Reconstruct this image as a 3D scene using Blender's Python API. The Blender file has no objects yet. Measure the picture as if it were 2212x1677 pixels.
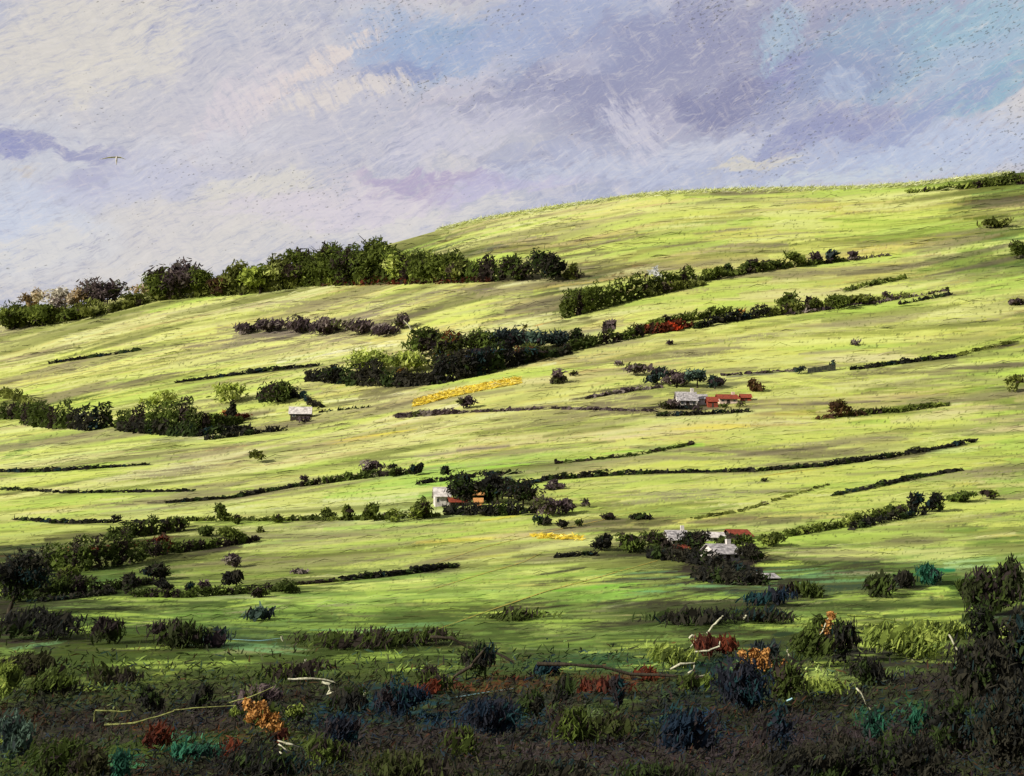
import bpy, math, random
import numpy as np
from mathutils import Vector
random.seed(7); rng = np.random.default_rng(11)
SC = bpy.context.scene; COL = SC.collection
R = math.radians

# ------------------------------------------------------------ light and exposure
EXPO = 1.15
SUN = Vector((-0.80, -0.42, 0.46)).normalized()       # towards the sun: low, from the left
KG, KF = np.array([1.56, 1.50, 1.98]), 1.40                                   # display value / albedo on open ground and on foliage

def lin(c):
    c = np.asarray(c, float) / 255.0
    return np.where(c <= 0.04045, c / 12.92, ((c + 0.055) / 1.055) ** 2.4)

# ------------------------------------------------------------ smooth noise
def vnoise(x, y, seed):
    x = np.asarray(x, float); y = np.asarray(y, float)
    xi = np.floor(x).astype(np.int64); yi = np.floor(y).astype(np.int64)
    fx = x - xi; fy = y - yi
    fx = fx * fx * (3 - 2 * fx); fy = fy * fy * (3 - 2 * fy)
    def hsh(a, b):
        n = (a * 374761393 + b * 668265263 + seed * 974634777) & 0xffffffff
        n = ((n ^ (n >> 13)) * 1274126177) & 0xffffffff
        n = n ^ (n >> 16)
        return (n & 0xffff) / 65535.0
    return ((hsh(xi, yi) * (1 - fx) + hsh(xi + 1, yi) * fx) * (1 - fy)
            + (hsh(xi, yi + 1) * (1 - fx) + hsh(xi + 1, yi + 1) * fx) * fy)
def fbm(x, y, seed, oct=4):
    s = 0; a = 0.5; t = 0
    for k in range(oct):
        s = s + a * vnoise(np.asarray(x) * 2 ** k, np.asarray(y) * 2 ** k, seed + k * 17); t += a; a *= 0.5
    return s / t
def smooth(a, b, x):
    t = np.clip((np.asarray(x, float) - a) / (b - a), 0, 1); return t * t * (3 - 2 * t)

# ------------------------------------------------------------ the valley and the hillside
S = 1.35                                              # metres per unit of the profile below
F = 1236.0; PITCH = math.atan2(172, 1236)
ct, st = math.cos(PITCH), math.sin(PITCH)
K = 1024 / 2212.0
PY = np.array([-900, -300, -100, -20, 0, 10, 35, 60, 90, 120, 150, 200, 250, 300, 400, 500, 600, 700, 780, 830, 880, 950, 1050, 1300, 2500, 7000, 14000.]) * S
PH = np.array([40, 22, 6, -.5, -1.7, -2.96, -6.1, -7.8, -8.6, -7.8, -6, 0, 8, 18, 44, 77.5, 117, 160, 197, 214, 221, 222, 206, 150, -10, -60, -60.]) * S
_m = np.zeros(len(PY)); _d = np.diff(PH) / np.diff(PY)
for k in range(1, len(PY) - 1):
    if _d[k - 1] * _d[k] > 0:
        w1 = 2 * (PY[k + 1] - PY[k]) + (PY[k] - PY[k - 1]); w2 = (PY[k + 1] - PY[k]) + 2 * (PY[k] - PY[k - 1])
        _m[k] = (w1 + w2) / (w1 / _d[k - 1] + w2 / _d[k])
_m[0], _m[-1] = _d[0], _d[-1]
def prof(y):
    y = np.clip(np.asarray(y, float), PY[0], PY[-1])
    k = np.clip(np.searchsorted(PY, y) - 1, 0, len(PY) - 2)
    h = PY[k + 1] - PY[k]; t = (y - PY[k]) / h
    return ((1 + 2 * t) * (1 - t) ** 2 * PH[k] + t * (1 - t) ** 2 * h * _m[k]
            + t * t * (3 - 2 * t) * PH[k + 1] + t * t * (t - 1) * h * _m[k + 1])
def ray(px, v):                                       # picture position -> (x/y, z/y) of the line of sight
    a = (px - 512) / F; b = (388 - v) / F
    dep = ct - b * st
    return a / dep, (b * ct + st) / dep
_yy = np.linspace(500, 1300, 4000); EMAX = float((prof(_yy) / _yy).max())
SKY = [(-200, 345), (-80, 330), (0, 322), (50, 312), (100, 301), (150, 291), (200, 283), (300, 266), (380, 247), (463, 223),
       (532, 211), (648, 194), (740, 190), (833, 189), (907, 185), (1024, 172), (1130, 160), (1300, 150)]
_su, _se = np.array([ray(*p) for p in SKY]).T
_gu = np.linspace(-1.2, 1.2, 481)
_ge = np.interp(_gu, _su, _se)
_ker = np.hanning(17); _ker /= _ker.sum()
_ge = np.convolve(np.pad(_ge, 8, mode='edge'), _ker, 'valid')
def H(x, y):
    x = np.asarray(x, float); y = np.asarray(y, float)
    u = x / np.sqrt(y * y + 30.0 ** 2)
    s = smooth(45 * S, 780 * S, y) ** 0.8
    h = prof(y) + np.maximum(y, 0) * (np.interp(u, _gu, _ge) - EMAX) * s * (1 - smooth(1100 * S, 2600 * S, y))
    amp = np.clip(y, 0, 900) * 0.0055
    n = fbm(x / 95.0 + 3.1, y / 52.0, 5, 3) - 0.5
    crest = 1 - 0.8 * smooth(700 * S, 800 * S, y)
    return h + n * amp * crest
def at(px, v):                                        # where the line of sight meets the ground
    u, e = ray(px, v)
    ys = np.geomspace(30, 1250, 2400)
    hh = H(u * ys, ys) / ys
    w = np.nonzero(hh >= e)[0]
    k = w[0] if len(w) else int(np.argmax(hh))
    y = ys[k]
    if len(w) and k > 0:
        a0, a1 = hh[k - 1], hh[k]
        y = ys[k - 1] + (ys[k] - ys[k - 1]) * (e - a0) / max(a1 - a0, 1e-9)
    x = u * y
    return Vector((x, y, float(H(x, y))))
def A(X, Y): return at(X * K, Y * K)                  # the same from the big print's coordinates
def mpp(y): return y / F / K * (1 / 1.0)              # metres per unit of the big print at distance y

# ------------------------------------------------------------ ground map: a grid over the land, fine where it is seen
NC, NR = 1130, 780
UMAX = 0.475
_ty = np.geomspace(30, 1500, 6000); _te = np.maximum.accumulate(prof(_ty) / _ty + np.linspace(0, .02, 6000))
_te = _te + np.linspace(0, 0.01, 6000); _te[_ty < 35] = _te[0]
_te = np.maximum.accumulate(_te) + np.linspace(0, .0008, 6000)
# cumulative measure: change of elevation plus a little distance, so the far side of the crest still has rows
_meas = np.concatenate([[0], np.cumsum(np.abs(np.diff(prof(_ty) / _ty)) + 0.00002)])
ROWY = np.interp(np.linspace(0, _meas[-1], NR), _meas, _ty)
COLU = np.linspace(-UMAX, UMAX, NC)
def W(y): return np.sqrt(np.asarray(y, float) ** 2 + 25.0 ** 2)
def gidx(x, y):
    return (x / W(y) + UMAX) / (2 * UMAX) * (NC - 1), np.interp(y, ROWY, np.arange(NR))
_CU, _RY = np.meshgrid(COLU, ROWY)
GX = _CU * W(_RY); GY = _RY

# colours of the land, sampled over it (big-print coordinates, display colour)
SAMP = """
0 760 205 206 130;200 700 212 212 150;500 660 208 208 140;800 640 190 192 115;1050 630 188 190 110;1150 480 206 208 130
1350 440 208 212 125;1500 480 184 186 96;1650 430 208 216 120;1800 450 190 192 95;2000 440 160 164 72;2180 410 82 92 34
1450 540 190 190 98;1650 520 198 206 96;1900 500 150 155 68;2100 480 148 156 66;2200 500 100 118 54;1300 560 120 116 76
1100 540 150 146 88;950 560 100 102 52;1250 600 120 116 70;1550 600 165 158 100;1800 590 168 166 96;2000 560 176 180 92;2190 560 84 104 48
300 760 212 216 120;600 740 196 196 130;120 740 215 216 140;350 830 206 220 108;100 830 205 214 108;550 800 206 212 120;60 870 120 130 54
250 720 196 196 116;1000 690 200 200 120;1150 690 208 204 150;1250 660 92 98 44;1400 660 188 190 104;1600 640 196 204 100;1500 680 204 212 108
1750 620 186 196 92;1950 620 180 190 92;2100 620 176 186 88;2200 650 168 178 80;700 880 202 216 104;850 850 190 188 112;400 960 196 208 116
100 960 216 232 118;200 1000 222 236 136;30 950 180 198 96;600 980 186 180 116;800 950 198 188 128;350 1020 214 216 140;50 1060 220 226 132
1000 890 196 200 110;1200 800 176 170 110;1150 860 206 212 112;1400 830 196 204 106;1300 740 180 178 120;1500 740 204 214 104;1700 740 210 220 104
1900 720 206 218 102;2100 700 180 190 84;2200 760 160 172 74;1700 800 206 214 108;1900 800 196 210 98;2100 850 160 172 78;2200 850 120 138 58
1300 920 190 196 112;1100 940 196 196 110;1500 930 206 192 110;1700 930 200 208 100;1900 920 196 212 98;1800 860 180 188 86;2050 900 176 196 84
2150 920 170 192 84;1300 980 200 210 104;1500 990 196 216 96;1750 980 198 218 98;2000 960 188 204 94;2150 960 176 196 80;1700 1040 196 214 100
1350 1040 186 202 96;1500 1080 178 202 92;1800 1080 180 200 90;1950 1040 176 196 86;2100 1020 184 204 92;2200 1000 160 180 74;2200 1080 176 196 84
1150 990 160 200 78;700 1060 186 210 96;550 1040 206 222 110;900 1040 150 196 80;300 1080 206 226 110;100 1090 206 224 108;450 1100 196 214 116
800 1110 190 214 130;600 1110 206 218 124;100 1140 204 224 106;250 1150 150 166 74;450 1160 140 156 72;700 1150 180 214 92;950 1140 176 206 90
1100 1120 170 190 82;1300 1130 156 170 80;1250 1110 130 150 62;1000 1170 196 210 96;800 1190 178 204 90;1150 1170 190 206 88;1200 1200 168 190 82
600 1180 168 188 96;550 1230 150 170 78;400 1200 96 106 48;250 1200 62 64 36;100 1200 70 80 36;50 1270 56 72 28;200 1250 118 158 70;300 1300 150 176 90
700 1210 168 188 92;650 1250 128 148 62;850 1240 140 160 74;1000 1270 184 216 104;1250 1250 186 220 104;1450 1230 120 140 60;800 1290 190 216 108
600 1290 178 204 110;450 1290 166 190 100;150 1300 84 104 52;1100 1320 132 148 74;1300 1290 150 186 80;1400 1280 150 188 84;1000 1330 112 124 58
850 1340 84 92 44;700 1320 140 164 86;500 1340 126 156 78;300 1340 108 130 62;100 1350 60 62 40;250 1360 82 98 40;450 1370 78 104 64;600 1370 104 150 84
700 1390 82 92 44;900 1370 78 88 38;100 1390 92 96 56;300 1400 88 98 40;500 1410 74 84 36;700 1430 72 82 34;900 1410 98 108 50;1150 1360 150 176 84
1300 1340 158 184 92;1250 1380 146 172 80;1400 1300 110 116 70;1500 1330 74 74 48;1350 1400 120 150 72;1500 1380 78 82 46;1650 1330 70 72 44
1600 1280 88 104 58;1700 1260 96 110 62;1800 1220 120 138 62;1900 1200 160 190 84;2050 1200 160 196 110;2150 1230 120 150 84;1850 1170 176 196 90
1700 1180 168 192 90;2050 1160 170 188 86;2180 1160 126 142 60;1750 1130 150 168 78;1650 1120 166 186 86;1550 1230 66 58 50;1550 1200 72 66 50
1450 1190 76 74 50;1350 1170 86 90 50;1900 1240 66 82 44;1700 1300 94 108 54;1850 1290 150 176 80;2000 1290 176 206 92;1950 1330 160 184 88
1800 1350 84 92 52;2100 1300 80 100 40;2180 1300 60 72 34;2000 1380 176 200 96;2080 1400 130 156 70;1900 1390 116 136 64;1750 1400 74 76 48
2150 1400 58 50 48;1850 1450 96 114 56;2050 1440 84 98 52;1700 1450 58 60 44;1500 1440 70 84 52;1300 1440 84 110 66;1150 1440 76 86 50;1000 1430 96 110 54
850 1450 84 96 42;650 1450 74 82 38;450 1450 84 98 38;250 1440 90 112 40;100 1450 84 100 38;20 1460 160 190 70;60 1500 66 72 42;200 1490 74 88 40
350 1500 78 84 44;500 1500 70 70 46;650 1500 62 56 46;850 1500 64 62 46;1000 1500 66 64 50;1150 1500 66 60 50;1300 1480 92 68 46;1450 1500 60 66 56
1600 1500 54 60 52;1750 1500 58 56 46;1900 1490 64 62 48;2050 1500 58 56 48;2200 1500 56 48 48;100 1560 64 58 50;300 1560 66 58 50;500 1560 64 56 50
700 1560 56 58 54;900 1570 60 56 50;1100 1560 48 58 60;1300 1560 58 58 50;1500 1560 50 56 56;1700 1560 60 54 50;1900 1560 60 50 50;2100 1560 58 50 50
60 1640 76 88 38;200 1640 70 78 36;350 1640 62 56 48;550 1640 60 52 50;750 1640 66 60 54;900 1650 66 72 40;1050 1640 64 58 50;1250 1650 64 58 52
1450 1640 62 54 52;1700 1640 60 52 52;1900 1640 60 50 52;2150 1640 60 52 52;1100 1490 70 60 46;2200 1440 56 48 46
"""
def land_colours():
    pts = []
    for tok in SAMP.replace("\n", ";").split(";"):
        if tok.strip():
            a = [float(t) for t in tok.split()]
            p = A(a[0], a[1]); i, j = gidx(p.x, p.y); pts.append((i, j, *a[2:]))
    pts = np.array(pts)
    # gaussian-weighted blend on a coarse lattice, then up to the grid
    ci = np.arange(0, NC + 8, 5.0); cj = np.arange(0, NR + 8, 4.0)
    CI, CJ = np.meshgrid(ci, cj)
    CIw = CI + 44 * (fbm(CI / 55, CJ / 12, 71, 3) - .5); CJw = CJ + 17 * (fbm(CI / 60, CJ / 14, 31, 3) - .5)
    num = np.zeros(CI.shape + (3,)); den = np.full(CI.shape, 1e-9)
    for i, j, r, g, b in pts:
        dx = (CIw - i) / 38; dy = (CJw - j) / 9
        w = np.exp(-np.minimum(dx * dx + dy * dy, 60) ** 0.9)
        num += w[..., None] * np.array([r, g, b]); den += w
    lo = num / den[..., None]
    gi = np.arange(NC) / 5.0; gj = np.arange(NR) / 4.0
    i0 = gi.astype(int); fi = (gi - i0)[None, :, None]; j0 = gj.astype(int); fj = (gj - j0)[:, None, None]
    B = (lo[j0][:, i0] * (1 - fi) + lo[j0][:, i0 + 1] * fi) * (1 - fj) + (lo[j0 + 1][:, i0] * (1 - fi) + lo[j0 + 1][:, i0 + 1] * fi) * fj
    return B
BUF = land_colours()
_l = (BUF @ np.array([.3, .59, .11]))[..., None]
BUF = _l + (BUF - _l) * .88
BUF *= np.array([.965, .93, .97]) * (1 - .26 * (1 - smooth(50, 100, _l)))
II, JJ = np.meshgrid(np.arange(NC, dtype=float), np.arange(NR, dtype=float))
TOOTH = 0.45 * rng.random((NR, NC)) + 0.55 * vnoise(II / 2.6, JJ / 1.5, 77)
TOOTH = (TOOTH - TOOTH.min()) / (TOOTH.max() - TOOTH.min())
HATCH = vnoise(II / 46, (JJ + II * .02) / 1.3, 99) * .6 + vnoise(II / 17, JJ / 1.15, 98) * .4

def seg(i0, j0, i1, j1, w, col, alpha=1.0, dry=0.3, taper=True):
    """one dragged streak of colour across the land, in grid units"""
    pad = w + 2
    a, b = int(max(0, min(i0, i1) - pad)), int(min(NC - 1, max(i0, i1) + pad)) + 1
    c, d = int(max(0, min(j0, j1) - pad)), int(min(NR - 1, max(j0, j1) + pad)) + 1
    if b <= a or d <= c: return
    X = II[c:d, a:b]; Y = JJ[c:d, a:b]
    dx, dy = i1 - i0, j1 - j0; L2 = dx * dx + dy * dy + 1e-6
    t = np.clip(((X - i0) * dx + (Y - j0) * dy) / L2, 0, 1)
    D = np.hypot(X - i0 - t * dx, Y - j0 - t * dy)
    ww = w * (0.35 + 0.65 * np.sin(np.pi * np.clip(t, .03, .97)) ** .6) if taper else w
    m = np.clip((ww - D) / (0.45 * ww + 0.5), 0, 1)
    m = m * alpha * np.clip((TOOTH[c:d, a:b] - dry + .25 * m) / 0.25, 0, 1)
    if dry > .2: m = m * np.clip(HATCH[c:d, a:b] * 2.6 - .45, 0, 1)
    BUF[c:d, a:b] += m[..., None] * (np.asarray(col, float) - BUF[c:d, a:b])

# --- thousands of grass swathes that follow the contour, each taking the local colour
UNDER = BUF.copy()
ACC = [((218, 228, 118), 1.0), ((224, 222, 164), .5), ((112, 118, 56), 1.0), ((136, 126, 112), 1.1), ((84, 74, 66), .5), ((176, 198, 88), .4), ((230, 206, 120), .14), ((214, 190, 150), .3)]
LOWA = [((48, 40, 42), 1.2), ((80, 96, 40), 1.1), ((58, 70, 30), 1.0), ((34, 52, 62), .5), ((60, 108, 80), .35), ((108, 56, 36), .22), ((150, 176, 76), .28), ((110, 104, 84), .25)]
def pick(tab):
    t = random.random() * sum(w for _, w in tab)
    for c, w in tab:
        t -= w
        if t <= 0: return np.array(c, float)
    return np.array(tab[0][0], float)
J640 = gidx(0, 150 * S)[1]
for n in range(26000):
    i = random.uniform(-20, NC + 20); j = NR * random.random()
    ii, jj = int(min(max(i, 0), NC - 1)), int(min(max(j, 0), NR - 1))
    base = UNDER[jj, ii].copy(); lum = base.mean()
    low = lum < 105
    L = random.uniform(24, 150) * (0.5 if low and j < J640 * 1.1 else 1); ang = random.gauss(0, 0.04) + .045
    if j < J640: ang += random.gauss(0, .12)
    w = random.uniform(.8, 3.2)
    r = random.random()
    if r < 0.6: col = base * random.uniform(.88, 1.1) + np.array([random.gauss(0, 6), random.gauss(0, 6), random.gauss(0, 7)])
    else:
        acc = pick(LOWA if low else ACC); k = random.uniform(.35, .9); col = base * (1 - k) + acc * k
    sgn = L / 2
    seg(i - sgn * math.cos(ang), j - sgn * math.sin(ang), i + sgn * math.cos(ang), j + sgn * math.sin(ang), w, col, random.uniform(.45, .95), random.uniform(.1, .5))

# broader smears: bundles of parallel swathes in one accent colour
for n in range(1000):
    i = random.uniform(0, NC); j = NR * random.random(); base = UNDER[int(min(j, NR - 1)), int(min(i, NC - 1))]
    low = base.mean() < 100; col = pick(LOWA if low else ACC); k = random.uniform(.45, .95); hgt = random.uniform(2, 9); L = random.uniform(40, 190) * (.6 if low else 1)
    ang = random.gauss(.045, .035)
    for q in range(random.randint(4, 12)):
        a = i + random.gauss(0, L * .3); b = j + random.gauss(0, hgt * .5) + (a - i) * math.tan(ang); l = L * random.uniform(.2, .55)
        c = base * (1 - k) + col * k * random.uniform(.94, 1.06)
        seg(a - l, b - l * ang, a + l, b + l * ang, random.uniform(.8, 2.4), c, random.uniform(.5, .9), random.uniform(.3, .55))
# in the scrub: upright dabs
for n in range(2600):
    i = random.uniform(0, NC); j = J640 * 1.05 * random.random() ** .8; base = UNDER[int(min(j, NR - 1)), int(min(i, NC - 1))]
    col = pick(LOWA); k = random.uniform(.2, .6); l = random.uniform(4, 16); t = random.gauss(0, 3)
    seg(i - t, j - l * .5, i + t, j + l * .5, random.uniform(1.5, 5), base * (1 - k) + col * k, random.uniform(.3, .8), .12)

def G(X, Y):
    p = A(X, Y); return gidx(p.x, p.y)
def streak(pts, w, col, alpha=.9, dry=.3, reps=1, spread=0.0):
    """a band across the land through print points"""
    q = [G(*p) for p in pts]
    for _ in range(reps):
        oj = random.gauss(0, spread) if reps > 1 else 0
        c = np.array(col, float) * random.uniform(.93, 1.07)
        for (a, b), (c2, d) in zip(q[:-1], q[1:]):
            seg(a, b + oj, c2, d + oj, w, c, alpha, dry, taper=(len(q) == 2))
def block(X, Y, rx, ry, col, n=16, alpha=.7, dry=.3, ang=0.03, w=1.8):
    """a patch rubbed in with many short swathes"""
    i, j = G(X, Y); rx *= K; ry *= K
    for _ in range(n):
        a = i + random.gauss(0, rx * .45); b = j + random.gauss(0, ry * .45); L = random.uniform(.4, .9) * rx
        c = np.array(col, float) * random.uniform(.88, 1.12); t = ang + random.gauss(0, .04)
        seg(a - L * .5 * math.cos(t), b - L * .5 * math.sin(t), a + L * .5 * math.cos(t), b + L * .5 * math.sin(t), w, c, alpha, dry)

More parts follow.
